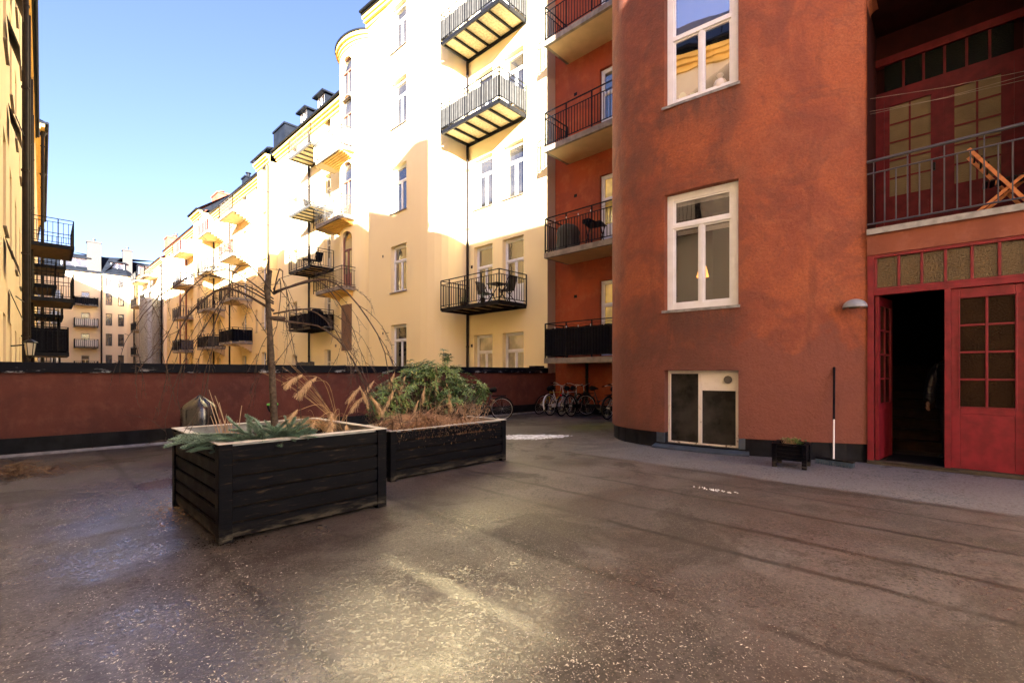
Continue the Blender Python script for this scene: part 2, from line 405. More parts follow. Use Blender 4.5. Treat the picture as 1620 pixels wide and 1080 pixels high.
    h1 = t.math('ADD', t.math('MULTIPLY', fine, 1.2), t.math('ADD', t.math('MULTIPLY', grit, .5), t.math('MULTIPLY', sp2, .8)))
    n1 = t.bump(h1, .30, .006); n2 = t.bump(fln, t.math('MULTIPLY', near, .22), .008, n1)
    m = t.fin(c, ro, n2)
    t.setin(t.b.inputs['Coat Weight'], t.math('MAXIMUM', t.math('MULTIPLY', wet, .25), t.math('MAXIMUM', t.math('MAXIMUM', t.math('MULTIPLY', flake, .8), wseam), t.math('MULTIPLY', film, .6))))
    t.setin(t.b.inputs['Coat Roughness'], t.math('MULTIPLY_ADD', film, -.10, .20))
    t.l(t.bump(t.math('ADD', fln, t.math('MULTIPLY', fine, .5)), .22, .006), t.b.inputs['Coat Normal'])
    return m
M['ground'] = ground_mat()
low_spec(.12, 'steel', 'pipe', 'plinth', 'black_fabric', 'wood_dark', 'stone', 'vestibule', 'loggia_in', 'rubber', 'soil', 'bark', 'twig', 'roof', 'doorred_dark')
low_spec(.28, 'doorred', 'red', 'red_orange', 'brown_wall', 'yellow', 'slabface')
M['street'] = plain('street_asphalt', (.05, .05, .05), .8)

# ------------------------------------------------------------------ wall helpers
def wall(mb, pos, ss, z0, z1, holes, rev=.15, extra_z=(), d0=0):
    """skin at depth d0 between the s breaks, with rectangular openings and their reveals"""
    S = sorted(set([round(a, 4) for a in ss] + [round(h[0], 4) for h in holes] + [round(h[1], 4) for h in holes]))
    S = [a for a in S if min(ss) - 1e-3 <= a <= max(ss) + 1e-3]
    Z = sorted(set([round(z0, 4), round(z1, 4)] + [round(min(max(h[k], z0), z1), 4) for h in holes for k in (2, 3)] + list(extra_z)))
    for i in range(len(S) - 1):
        a, b = S[i], S[i + 1]; m = (a + b) / 2
        for j in range(len(Z) - 1):
            c, d = Z[j], Z[j + 1]; k = (c + d) / 2
            if any(h[0] < m < h[1] and h[2] < k < h[3] for h in holes): continue
            p, q = pos(a, d0), pos(b, d0)
            mb.face([(p[0], p[1], c), (q[0], q[1], c), (q[0], q[1], d), (p[0], p[1], d)])
    for h in holes:
        a, b, c, d = h[:4]; c = max(c, z0); d = min(d, z1)
        if c >= d: continue
        for s in (a, b):
            p, q = pos(s, d0), pos(s, rev); mb.face([(p[0], p[1], c), (q[0], q[1], c), (q[0], q[1], d), (p[0], p[1], d)])
        T = [a] + [x for x in S if a < x < b] + [b]
        for i in range(len(T) - 1):
            for z in [q for q in (c, d) if abs(q - h[2]) < 1e-6 or abs(q - h[3]) < 1e-6]:
                p, q, r_, t_ = pos(T[i], d0), pos(T[i + 1], d0), pos(T[i + 1], rev), pos(T[i], rev)
                mb.face([(p[0], p[1], z), (q[0], q[1], z), (r_[0], r_[1], z), (t_[0], t_[1], z)])

def arch_fill(mb, pos, s0, s1, zs, zt, d1, n=8):
    """fills the corners above a round head between spring zs and crown zt"""
    c = (s0 + s1) / 2; r = (s1 - s0) / 2
    P = [(c - r * math.cos(math.pi * i / n), zs + (zt - zs) * math.sin(math.pi * i / n)) for i in range(n + 1)]
    for i in range(n):
        (a, za), (b, zb) = P[i], P[i + 1]
        p, q, p2, q2 = pos(a, 0), pos(b, 0), pos(a, d1), pos(b, d1)
        mb.face([(p[0], p[1], za), (q[0], q[1], zb), (q[0], q[1], zt), (p[0], p[1], zt)])
        mb.face([(p[0], p[1], za), (q[0], q[1], zb), (q2[0], q2[1], zb), (p2[0], p2[1], za)])

def window(par, pos, s0, s1, z0, z1, d=.13, style='T', glass='glass', mat='white', fw=.065, sill=True, name='window', label=None, zt=None, sillm='sill', mull=True, far=False):
    # frames are straight: work on the chord of the wall at this opening
    A0, B0, A1, B1 = Vector(pos(s0, 0)), Vector(pos(s1, 0)), Vector(pos(s0, 1)), Vector(pos(s1, 1))
    L = s1 - s0
    P = lambda s, dd: tuple((A0 + (B0 - A0) * ((s - s0) / L)) + ((A1 - A0) * (1 - (s - s0) / L) + (B1 - B0) * ((s - s0) / L)) * dd)
    f = MB(); e = .002
    a, b, c, g = s0 + e, s1 - e, z0 + e, z1 - e
    f.mbox(P, a, a + fw, d, d + .08, c, g); f.mbox(P, b - fw, b, d, d + .08, c, g)
    f.mbox(P, a + fw, b - fw, d, d + .08, g - fw, g); f.mbox(P, a + fw, b - fw, d, d + .08, c, c + fw)
    ia, ib, ic, ig = a + fw, b - fw, c + fw, g - fw
    lights = []
    if style in ('T', 'D'):
        zt = zt or ic + (ig - ic) * .69
        f.mbox(P, ia, ib, d - .015, d + .07, zt - .035, zt + .035)
        m = (ia + ib) / 2
        if mull:
            f.mbox(P, m - .032, m + .032, d - .008, d + .07, ic, zt - .035)
            lights = [(ia, m - .032, ic, zt - .035), (m + .032, ib, ic, zt - .035), (ia, ib, zt + .035, ig)]
        else: lights = [(ia, ib, ic, zt - .035), (ia, ib, zt + .035, ig)]
    elif style == 'M':
        m = (ia + ib) / 2; f.mbox(P, m - .03, m + .03, d, d + .07, ic, ig); lights = [(ia, m - .03, ic, ig), (m + .03, ib, ic, ig)]
    else: lights = [(ia, ib, ic, ig)]
    g_ = MB(); sw = .03
    for (p, q, r_, t_) in lights:
        if not far:
            f.mbox(P, p, p + sw, d + .015, d + .06, r_, t_); f.mbox(P, q - sw, q, d + .015, d + .06, r_, t_)
            f.mbox(P, p + sw, q - sw, d + .015, d + .06, r_, r_ + sw); f.mbox(P, p + sw, q - sw, d + .015, d + .06, t_ - sw, t_)
        zz0 = r_
        if style == 'D' and t_ < zt:
            zz0 = r_ + .75; f.mbox(P, p + sw, q - sw, d + .02, d + .055, r_ + sw, zz0)
        pa, pb = P(p + .004, d + .038), P(q - .004, d + .038)
        g_.face([(pa[0], pa[1], zz0), (pb[0], pb[1], zz0), (pb[0], pb[1], t_), (pa[0], pa[1], t_)])
    o = f.build(name, M[mat], par, bevel=0 if far else .004)
    if label: o['label'] = label
    g_.build('pane', M[glass], o)
    if sill:
        k = MB(); k.mbox(P, s0 - .03, s1 + .03, -.05, d - .002, z0 - .022, z0 + .001)
        if not far: k.mbox(P, s0 - .03, s1 + .03, -.052, -.045, z0 - .045, z0 - .022)
        k.build('sill', M[sillm], o)
    return o

def balcony(par, pos, s0, s1, z, dep, kind='slab', h=1.0, screen=None, sh=.75, sp=.12, rm='steel', slabm='concrete', railt=.018, label=None, top2=True, z_th=.16, bracket=False, topgap=.16, cut=0, soff='soffit'):
    """z = top of slab; the wall face is depth 0, outwards is negative depth"""
    D = -dep; b = MB()
    if kind == 'slab':
        c = cut
        if c:
            P = [(s0, .0), (s0, D + c), (s0 + c, D), (s1 - c, D), (s1, D + c), (s1, .0)]
            def ring(ins, zz): 
                return [(*pos(a + (ins if a < (s0 + s1) / 2 else -ins), dd + (ins if dd < -.01 else 0)), zz) for a, dd in P]
            r0, r1 = ring(0, z - z_th), ring(0, z); n = len(r0)
            b.face(r1); b.face(r0[::-1])
            for i in range(n): b.face([r0[i], r0[(i + 1) % n], r1[(i + 1) % n], r1[i]])
        else: b.mbox(pos, s0, s1, D, 0, z - z_th, z)
        b.mi = 1; b.mbox(pos, s0 + .10, s1 - .10, D + .10, 0, z - z_th - .004, z - z_th - .001)
        if bracket:
            b.mi = 1
            for i in range(6):      # quarter-round haunch against the wall, at the near side
                a0 = i / 6; dd0 = D * .75 * (1 - a0); b.mbox(pos, s0 + .12, s0 + .55, D * .75 * (1 - a0) ** 1.6 - .02, 0, z - z_th - .62 * (a0 + 1 / 6), z - z_th - .62 * a0 - .004)
        o = b.build('balcony', [M[slabm], M[soff]], par)
    else:
        b.mbox(pos, s0, s1, D, D + .07, z - .14, z); b.mbox(pos, s0, s1, -.07, 0, z - .16, z - .01)
        b.mbox(pos, s0, s0 + .07, D + .07, -.07, z - .14, z); b.mbox(pos, s1 - .07, s1, D + .07, -.07, z - .14, z)
        n = max(3, round((s1 - s0) / .62))
        for i in range(1, n):
            a = s0 + (s1 - s0) * i / n; b.mbox(pos, a - .03, a + .03, D + .07, -.07, z - .13, z - .05)
        b.mi = 1; b.mbox(pos, s0 + .07, s1 - .07, D + .07, -.07, z - .05, z - .02)
        o = b.build('balcony', [M[rm], M['osb']], par)
    if label: o['label'] = label
    r = MB(); e = .03
    if kind != 'slab': e = -.012
    a, c, dd = s0 + e, s1 - e, D + e
    th = h - topgap if top2 else h
    def line(p, q, zz, t):
        P, Q = pos(*p), pos(*q); r.bar((P[0], P[1], zz), (Q[0], Q[1], zz), t)
    runs = [((a, -.02), (a, dd)), ((a, dd), (c, dd)), ((c, dd), (c, -.02))]
    for p, q in runs:
        line(p, q, z + h, .03); line(p, q, z + .08, .022)
        if top2: line(p, q, z + th, .022)
        ln = math.hypot(q[0] - p[0], q[1] - p[1]); n = max(2, round(ln / sp))
        for i in range(n + 1):
            s_ = p[0] + (q[0] - p[0]) * i / n; d_ = p[1] + (q[1] - p[1]) * i / n; X_ = pos(s_, d_)
            post = i % max(1, round(.95 / sp)) == 0 or i == n
            t = railt * 1.9 if post else railt
            r.bar((X_[0], X_[1], z - (.10 if post else -.08)), (X_[0], X_[1], z + (h if post else th)), t)
    r.build('railing', M[rm], o)
    if screen:
        k = MB()
        for p, q in runs:
            ln = math.hypot(q[0] - p[0], q[1] - p[1]); n = max(3, int(ln / .05)); off = -.012 if p[1] == q[1] else 0
            pr = None
            for i in range(n + 1):
                s_ = p[0] + (q[0] - p[0]) * i / n; d_ = p[1] + (q[1] - p[1]) * i / n
                wv = .014 * math.sin(i * 1.3) + .01 * math.sin(i * .37 + s0)
                if p[1] == q[1]: d_ += wv + .03
                else: s_ += wv + (.03 if p[0] == a else -.03)
                X_ = pos(s_, d_); tz = z + .1 + sh + .012 * math.sin(i * .5)
                cur = ((X_[0], X_[1], z + .07 + .01 * math.sin(i * .7)), (X_[0], X_[1], tz))
                if pr: k.face([pr[0], cur[0], cur[1], pr[1]])
                pr = cur
        k.build('screen', M[screen], o, smooth=True)
    return o

def downpipe(par, x, y, z0, z1, r=.05, mat='pipe', hopper=False, joints=True):
    m = MB(); m.tube([(x, y, z0), (x, y, z1)], r, 10)
    if joints:
        z = z0 + 1.2
        while z < z1: m.tube([(x, y, z), (x, y, z + .05)], r * 1.25, 10); z += 2.4
    if hopper: m.tube([(x, y, z1), (x - .0, y, z1 + .12), (x, y, z1 + .32)], [r, r * 1.2, r * 2.4], 10)
    return m.build('downpipe', M[mat], par, smooth=False)

def eaves(par, pos, s0, s1, z, out=.40, n=1, cm='cornice', rd=3.6, pitch=.75, ends=True, roofm='roof', rise=True):
    c = MB()
    for (o, a, b) in ((.10, -.62, -.44), (.22, -.44, -.30), (out - .06, -.30, -.14)):
        c.mbox(pos, s0, s1, -o, .0, z + a, z + b - .002, n)
    co_ = c.build('cornice', M[cm], par)
    r = MB(); r.mbox(pos, s0 - .02, s1 + .02, -out, .10, z - .14, z, n)
    for i in range(n):
        a = s0 + (s1 - s0) * i / n; b = s0 + (s1 - s0) * (i + 1) / n
        p, q, p2, q2 = pos(a, -out), pos(b, -out), pos(a, rd), pos(b, rd)
        if rise: r.face([(p[0], p[1], z + .004), (q[0], q[1], z + .004), (q2[0], q2[1], z + (rd + out) * pitch), (p2[0], p2[1], z + (rd + out) * pitch)])
    if rise and ends:
        for s in (s0, s1):
            p, p2 = pos(s, 0), pos(s, rd); r.face([(p[0], p[1], z), (p2[0], p2[1], z), (p2[0], p2[1], z + (rd + out) * pitch)])
    g = MB()
    for i in range(n):
        a = s0 + (s1 - s0) * i / n; b = s0 + (s1 - s0) * (i + 1) / n
        p, q = pos(a, -out - .05), pos(b, -out - .05); g.tube([(p[0], p[1], z - .03), (q[0], q[1], z - .03)], .065, 8)
    r.build('roof', M[roofm], par); g.build('gutter', M['roof'], par)
    return co_

def chimney(par, x, y, z0, z1, a=.5, b=.5, mat='steel_grey', capm='roof'):
    m = MB(); m.box(x - a, x + a, y - b, y + b, z0, z1); m.box(x - a - .08, x + a + .08, y - b - .08, y + b + .08, z1, z1 + .14)
    m.tube([(x, y, z1 + .14), (x, y, z1 + .5)], .16, 10); m.tube([(x, y, z1 + .56), (x, y, z1 + .62)], .24, 10)
    return m.build('chimney', M[mat], par)

def arange(a, b, st):
    n = max(1, int(round((b - a) / st))); return [a + (b - a) * i / n for i in range(n + 1)]

# ================================================================== GROUND
g = MB()
xs = arange(-3, 16, 1.0); ys = arange(-9, 11.2, 1.0)
for i in range(len(xs) - 1):
    for j in range(len(ys) - 1): g.face([(xs[i], ys[j], 0), (xs[i + 1], ys[j], 0), (xs[i + 1], ys[j + 1], 0), (xs[i], ys[j + 1], 0)])
o = g.build('courtyard_ground', M['ground']); tag(o, kind='structure')
g = MB(); g.face([(-600, -600, -3.6), (600, -600, -3.6), (600, 600, -3.6), (-600, 600, -3.6)])
o = g.build('lower_ground', M['street']); tag(o, kind='structure')

# ================================================================== PARAPET WALL
par = thing('parapet_wall', 'low brown rendered wall with black sheet cap closing the end of the courtyard', 'wall', (-.22, 11.0, 0), R(-3.1))
def pw(x0, x1, name, mat, y0, y1, z0, z1, bev=0):
    m = MB(); m.box(x0 + .22, x1 + .22, y0 - 11.0, y1 - 11.0, z0, z1); o = m.build(name, M[mat], par, bevel=bev); return o
pw(-.22, 13.12, 'wall_face', 'brown_wall', 11.0, 11.28, .0, 1.36)
pw(-.22, 12.66, 'cap', 'cap', 10.93, 11.36, 1.355, 1.53, .01)
pw(-.22, 13.1, 'base_flashing', 'plinth', 10.985, 10.999, .0, .305)
m = MB(); m.hexa([(0, -.06, .004), (13.3, -.06, .004), (13.3, -.016, .004), (0, -.016, .004), (0, -.03, .03), (13.3, -.03, .03), (13.3, -.016, .05), (0, -.016, .05)])
m.build('base_strip', M['zinc'], par)
for i in range(6):
    m = MB(); m.box(1.4 + 2.1 * i, 1.425 + 2.1 * i, -.078, .37, 1.352, 1.538); m.build('cap_joint', M['cap'], par)
    m = MB(); m.box(1.1 + 2.0 * i, 1.112 + 2.0 * i, -.022, -.0155, .03, .31); m.build('flashing_joint', M['steel'], par)
m = MB(); m.box(12.3, 12.75, 0.0, .3, 1.535, 1.60); m.build('cap_upstand', M['cap'], par)

# ================================================================== RED BUILDING
red = thing('red_building', 'rust red rendered building with a rounded bay and a recessed loggia over its red doors', 'building', (8.75, 0, 0))
RX = 8.75
def L(x, y): return (x - RX, y)            # local to the building's origin
ctrl = [(8.95, .15), (8.77, .95), (8.42, 1.75), (8.13, 2.60), (8.02, 3.35), (8.02, 3.95), (8.10, 4.42), (8.28, 4.86), (8.72, 5.30), (9.40, 5.66), (10.3, 5.9), (11.4, 5.98), (13.1, 5.98)]
def crom(P, n=10):
    out = []
    for i in range(1, len(P) - 2):
        p0, p1, p2, p3 = [Vector(q) for q in P[i - 1:i + 3]]
        for k in range(n):
            t = k / n
            out.append(.5 * ((2 * p1) + (-p0 + p2) * t + (2 * p0 - 5 * p1 + 4 * p2 - p3) * t * t + (-p0 + 3 * p1 - 3 * p2 + p3) * t ** 3))
    out.append(Vector(P[-2])); return out
BP = crom(ctrl + [(15, 5.98)], 10)
BS = [0]
for i in range(1, len(BP)): BS.append(BS[-1] + (BP[i] - BP[i - 1]).length)
def bay(s, d):
    i = 0
    while i < len(BS) - 2 and BS[i + 1] < s: i += 1
    t = (s - BS[i]) / (BS[i + 1] - BS[i]); p = BP[i].lerp(BP[i + 1], t)
    ta = (BP[min(i + 2, len(BP) - 1)] - BP[i]).normalized().lerp((BP[i + 1] - BP[max(i - 1, 0)]).normalized(), 1 - t).normalized()
    nrm = Vector((ta.y, -ta.x)); q = p + nrm * d
    return L(q.x, q.y)
def sY(y):
    for i in range(len(BP) - 1):
        if BP[i].y <= y <= BP[i + 1].y: return BS[i] + (BS[i + 1] - BS[i]) * (y - BP[i].y) / (BP[i + 1].y - BP[i].y)
w0, w1 = sY(2.58), sY(3.80)
HB = [(w0, w1, .10, 1.40), (w0, w1, 2.47, 4.55), (w0, w1, 6.12, 8.25), (w0, w1, 9.8, 11.9)]
m = MB(); wall(m, bay, BS, .28, 18, HB, rev=.30)
m.build('bay_wall', M['red'], red, smooth=False)
m = MB(); wall(m, bay, BS, 0, .285, [(w0, w1, .10, .4)], rev=.30, d0=.035)
m.build('bay_plinth', M['plinth'], red)
m = MB()                                                    # joints of the plinth sheets
for s_ in (w1 + .10, w1 + .62, w1 + .95, w1 + 1.25, w0 - .12, w0 - .75, w0 - 1.3): m.mbox(bay, s_, s_ + .012, .025, .036, .0, .28)
m.build('plinth_joints', M['steel'], red)
m = MB()                                                    # curb of bent sheet round the basement window
n = 12
for i in range(n):
    a = w0 - .16 + (w1 - w0 + .36) * i / n; b = w0 - .16 + (w1 - w0 + .36) * (i + 1) / n
    q = [bay(a, -.10), bay(b, -.10), bay(b, .12), bay(a, .12)]
    m.hexa([(p[0], p[1], .004) for p in q] + [(q[0][0], q[0][1], .03), (q[1][0], q[1][1], .03), (q[2][0], q[2][1], .10), (q[3][0], q[3][1], .10)])
m.mbox(bay, w0 - .10, w0 - .004, .005, .06, .10, .30); m.mbox(bay, w1 + .004, w1 + .16, .005, .06, .10, .30)
m.build('window_curb', plain('blue_grey_sheet', (.05, .07, .10), .35, .3, 5), red)
# the three near windows of the bay
def bigwin(z0, z1, zt, label): return window(red, bay, w0 + .003, w1 - .003, z0, z1, .10, 'T', 'glass_clear', 'white', .115, True, label=label, zt=zt, sillm='zinc')
bigwin(2.47, 4.55, 3.98, 'white casement window of the first floor with a lamp behind the glass')
bigwin(6.12, 8.25, 7.35, 'white casement window of the upper floor with a pale blind in its top light')
for z0, z1 in ((2.3, 4.8), (5.9, 8.6)):                     # dim rooms behind the two windows
    m = MB(); wa, wb = w0 - .5, w1 + .5
    A_, B_, C_, D_ = [bay(s_, d_) for s_, d_ in ((wa, .33), (wb, .33), (wb, 2.3), (wa, 2.3))]
    P8 = [(q[0], q[1], z0) for q in (A_, B_, C_, D_)] + [(q[0], q[1], z1) for q in (A_, B_, C_, D_)]
    for f in ((0, 1, 2, 3), (4, 5, 6, 7), (1, 2, 6, 5), (2, 3, 7, 6), (3, 0, 4, 7)): m.face([P8[i] for i in f])
    m.build('room_interior', plain('room_plaster', (.07, .05, .035), .9, .1, 2), red)
m = MB(); m.mbox(bay, w0 + .15, w1 - .15, .20, .21, 7.42, 8.15); m.build('blind', plain('blind_cloth', (.50, .54, .66), .8, .04, 3), red)
m = MB()
for i in range(7): m.mbox(bay, w0 + .16, w1 - .16, .19, .205, 4.42 - .012 * i, 4.427 - .012 * i)
for i in range(7): m.mbox(bay, w0 + .16, w1 - .16, .19, .205, 3.90 - .012 * i, 3.907 - .012 * i)
m.build('slat_blind', M['white'], red)
# basement window: two frosted panes, cream panel with a round vent
bw = MB(); e = .004; d = .13
bw.mbox(bay, w0 + e, w0 + .05, d, d + .06, .10, 1.396); bw.mbox(bay, w1 - .05, w1 - e, d, d + .06, .10, 1.396)
wm = w0 + (w1 - w0) * .515
bw.mbox(bay, w0 + .05, w1 - .05, d, d + .06, 1.34, 1.396); bw.mbox(bay, w0 + .05, w1 - .05, d, d + .06, .10, .13)
bw.mbox(bay, wm - .03, wm + .03, d - .01, d + .05, .13, 1.34); bw.mbox(bay, w0 + .05, wm - .03, d, d + .05, 1.05, 1.34)
def peeling():
    t = NT('peeling_white_paint'); z = t.sep()[2]; n = t.noise(9, 6, .75)
    f = t.math('MULTIPLY', t.mapr(n, .55, .61), t.mapr(z, .1, .9, 1, .1))
    return t.fin(t.mix(f, (.70, .66, .60), (.16, .10, .07)), .6, t.bump(n, .4, .006))
bwo = bw.build('basement_window', peeling(), red)
g_ = MB(); g_.mbox(bay, w0 + .05, wm - .03, d + .03, d + .034, .13, 1.05); g_.mbox(bay, wm + .03, w1 - .05, d + .03, d + .034, .13, 1.34)
g_.build('pane', M['frosted'], bwo)
pv = MB(); px_, py_ = bay(w0 + .17, .10); pv.torus((0, 0, 0), .055, .012, n=20, m=6)
pv.tube([(0, .015, 0), (0, -.02, 0)], .05, 16); pv.box(-.05, .05, -.035, -.02, -.012, .012)
v = pv.build('vent', M['steel_grey'], bwo); v.location = (px_, py_, 1.24); v.rotation_euler = (0, 0, R(-80))

# recessed wall behind the bicycles
rec = lambda s, d: (13.1 - RX + d, s)
HR = [(7.55, 8.62, z, z + 2.55) for z in (3.90, 7.36, 10.8, 14.2)] + [(7.6, 8.62, 2.0, 3.1)] * 0
HR += [(7.55, 8.62, 1.75, 3.3)] * 0
FR = [1.92, 5.36, 8.83, 12.3, 15.8]
HR = [(7.35, 8.45, z, z + 2.45) for z in FR]
m = MB(); wall(m, rec, [5.98, 10.31], 0, 18, HR, rev=.22)
m.build('recess_wall', M['red_orange'], red)
m = MB(); m.mbox(rec, 5.98, 10.31, -.02, -.002, 0, .30); m.build('recess_plinth', M['plinth'], red)
for i, z in enumerate(FR):
    window(red, rec, 7.355, 8.445, z + .003, z + 2.447, .10, 'D', 'glass_yellow' if i in (0, 1) else 'glass', 'white', .09, False, name='balcony_door', mull=False)
for i, z in enumerate(FR):
    balcony(red, rec, 6.0, 9.78, z - .08, 1.25, 'slab', 1.12, 'black_fabric' if i == 0 else None, .86, .105, z_th=.17, slabm='concrete', topgap=.20)
m = MB()
for z in FR: m.mbox(rec, 9.35, 9.47, -.012, .0, z + 2.0, z + 2.10)
m.build('wall_vents', M['steel'], red)
downpipe(red, 13.02 - RX, 8.9, 0, 1.75, .05)

# door wall, loggia
dw = lambda s, d: (d, s)
m = MB(); m.mi = 0
wall(m, dw, [-1.15, -.72], 0, 18, [], rev=.3)                  # wall beyond the doors
wall(m, dw, [-.72, .95], 6.95, 18, [], rev=.3)
m.build('door_wall', M['red'], red)
m = MB()                                                    # rounded head of the loggia opening
P0 = [(0.95 - .34 * (1 - math.cos(t)), 6.95 - .40 * (1 - math.sin(t))) for t in [math.pi / 2 * i / 8 for i in range(9)]]
P0 = [(0.95 - .10 * (1 - math.sin(t)), 6.85 + .10 * math.cos(t)) for t in [math.pi / 2 * i / 8 for i in range(9)]]
for i in range(8):
    (a, za), (b, zb) = P0[i], P0[i + 1]
    m.face([(0, a, za), (0, b, zb), (0, b, 6.96), (0, a, 6.96)]); m.face([(0, a, za), (0, b, zb), (.35, b, zb), (.35, a, za)])
m.build('opening_corner', M['red'], red)
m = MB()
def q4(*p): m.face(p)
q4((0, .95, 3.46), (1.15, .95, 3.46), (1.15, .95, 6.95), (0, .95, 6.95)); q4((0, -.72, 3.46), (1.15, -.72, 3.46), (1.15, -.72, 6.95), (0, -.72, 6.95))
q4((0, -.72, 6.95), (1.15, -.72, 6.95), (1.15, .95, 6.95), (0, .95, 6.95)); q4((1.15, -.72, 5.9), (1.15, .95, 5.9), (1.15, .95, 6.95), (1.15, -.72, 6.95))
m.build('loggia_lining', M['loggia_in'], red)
m = MB(); m.box(-.03, 1.15, -.72, .95, 3.10, 3.44); so_ = m.build('loggia_slab', M['slabface'], red)
m = MB(); m.box(-.075, .06, -.72, .95, 3.442, 3.485); m.box(-.075, -.065, -.72, .95, 3.40, 3.442); m.build('drip_edge', M['zinc'], red)
# loggia rail
m = MB(); m.tube([(-.04, -.75, 4.49), (-.04, .95, 4.49)], .021, 10); m.tube([(-.04, -.75, 4.31), (-.04, .95, 4.31)], .012, 8); m.tube([(-.04, -.75, 3.56), (-.04, .95, 3.56)], .013, 8)
for i in range(13):
    y = .87 - .128 * i; m.tube([(-.04, y, 3.56), (-.04, y, 4.31 if i % 3 else 4.48)], .008, 6)
m.build('loggia_railing', plain('grey_rail', (.055, .055, .07), .4, .15, 9), red)
# back doors of the loggia with their transom
lb = thing('loggia_doors', None, None); lb.parent = red; lb.location = (1.03, 0, 0)
def panes(fr, gl, P, s0, s1, z0, z1, nc, nr, bar_=.022, d=.0):
    for i in range(1, nc): c = s0 + (s1 - s0) * i / nc; fr.mbox(P, c - bar_ / 2, c + bar_ / 2, d, d + .03, z0, z1)
    for j in range(1, nr): z = z0 + (z1 - z0) * j / nr; fr.mbox(P, s0, s1, d + .003, d + .027, z - bar_ / 2, z + bar_ / 2)
    a, b = P(s0, d + .015), P(s1, d + .015); gl.face([(a[0], a[1], z0), (b[0], b[1], z0), (b[0], b[1], z1), (a[0], a[1], z1)])
lp = lambda s, d: (d, s)
fr = MB(); gl = MB(); gt = MB()
fr.mbox(lp, -.72, .95, .02, .10, 5.82, 5.96)
fr.mbox(lp, .84, .95, .0, .10, 3.46, 5.82); fr.mbox(lp, -.72, -.62, .0, .10, 3.46, 5.82)
for (a, b, c, e_) in ((.20, .84, .27, .77), (-.62, .12, -.49, 0.0)):
    fr.mbox(lp, a, c, .02, .07, 3.46, 5.82); fr.mbox(lp, e_, b, .02, .07, 3.46, 5.82)
    fr.mbox(lp, c, e_, .02, .07, 5.70, 5.82); fr.mbox(lp, c, e_, .02, .07, 3.46, 4.23)
    fr.mbox(lp, c + .03, (c + e_) / 2 - .03, .008, .02, 3.62, 4.08); fr.mbox(lp, (c + e_) / 2 + .03, e_ - .03, .008, .02, 3.62, 4.08)
    panes(fr, gl, lp, c, e_, 4.23, 5.70, 2, 5, .026, .03)
fr.mbox(lp, .12, .20, .0, .08, 3.46, 5.82)
fr.mbox(lp, -.72, .95, .0, .1, 6.40, 6.52)
panes(fr, gt, lp, -.62, .84, 5.96, 6.40, 6, 1, .03, .03)
fo = fr.build('frame', M['doorred_dark'], lb); gl.build('pane', M['glass_cream'], lb); gt.build('transom_pane', M['glass_green'], lb)
m = MB(); m.box(-.02, .02, .215, .245, 4.50, 4.62); m.build('handle', M['steel'], lb)

# the double doors of the ground floor
ed = thing('entrance_doors', None, None); ed.parent = red
fr = MB(); gl = MB()
fr.mbox(lp, .87, .948, -.012, .10, .05, 3.10); fr.mbox(lp, -.72, -.665, -.012, .10, .05, 3.10)
fr.mbox(lp, -.665, .87, -.012, .10, 3.05, 3.10); fr.mbox(lp, -.665, .87, -.02, .10, 2.50, 2.575); fr.mbox(lp, -.665, .87, -.005, .09, 2.575, 2.61)
fr.mbox(lp, .835, .87, .01, .09, 2.61, 3.05)
for a in (.585, .335, .09, -.17, -.425): fr.mbox(lp, a - .016, a + .016, .0, .06, 2.61, 3.05)
a, b = .835, -.665; gl.face([(.04, a, 2.61), (.04, b, 2.61), (.04, b, 3.05), (.04, a, 3.05)])
f_ = fr.build('door_frame', M['doorred'], ed, bevel=.005); gl.build('transom_pane', M['glass_ripple'], f_)
def leaf(name, par_, w_, label=None):
    P = lambda s, d: (d, s); fr = MB(); gl = MB()
    a, b = .09, w_ - .09
    fr.mbox(P, 0, a, 0, .045, .06, 2.495); fr.mbox(P, b, w_, 0, .045, .06, 2.495); fr.mbox(P, a, b, 0, .045, 2.36, 2.495); fr.mbox(P, a, b, .004, .041, .06, .80)
    fr.mbox(P, a, b, 0, .045, .80, .90)
    fr.mbox(P, a - .018, a, -.008, .0, .88, 2.38); fr.mbox(P, b, b + .018, -.008, 0, .88, 2.38); fr.mbox(P, a, b, -.008, 0, .882, .90); fr.mbox(P, a, b, -.008, 0, 2.36, 2.378)
    panes(fr, gl, P, a, b, .90, 2.36, 2, 4, .026, .008)
    o = fr.build(name, M['doorred'], par_, bevel=.004); gl.build('pane', M['glass_ripple_dark'], o)
    if label: o['label'] = label
    return o
l1 = leaf('door_leaf', ed, .69, 'closed red door leaf with eight panes'); l1.location = (.02, -.655, 0)
fr = MB(); fr.box(-.02, .06, .035, .10, .05, 2.50); fr.build('meeting_stile', M['doorred'], ed, bevel=.004)
l2 = leaf('door_leaf', ed, .74, 'open red door leaf folded back inside'); l2.location = (.03, .86, 0); l2.rotation_euler = (0, 0, R(-98))
m = MB(); m.tube([(-.04, 0, 0), (.0, 0, 0)], .012, 8); m.tube([(-.045, 0, 0), (-.045, -.10, 0)], .010, 8)
h = m.build('handle', M['chrome'], l2); h.location = (0, .68, 1.12)
m = MB(); m.box(-.05, .12, -.72, .95, .004, .055); m.build('threshold', M['stone'], ed)
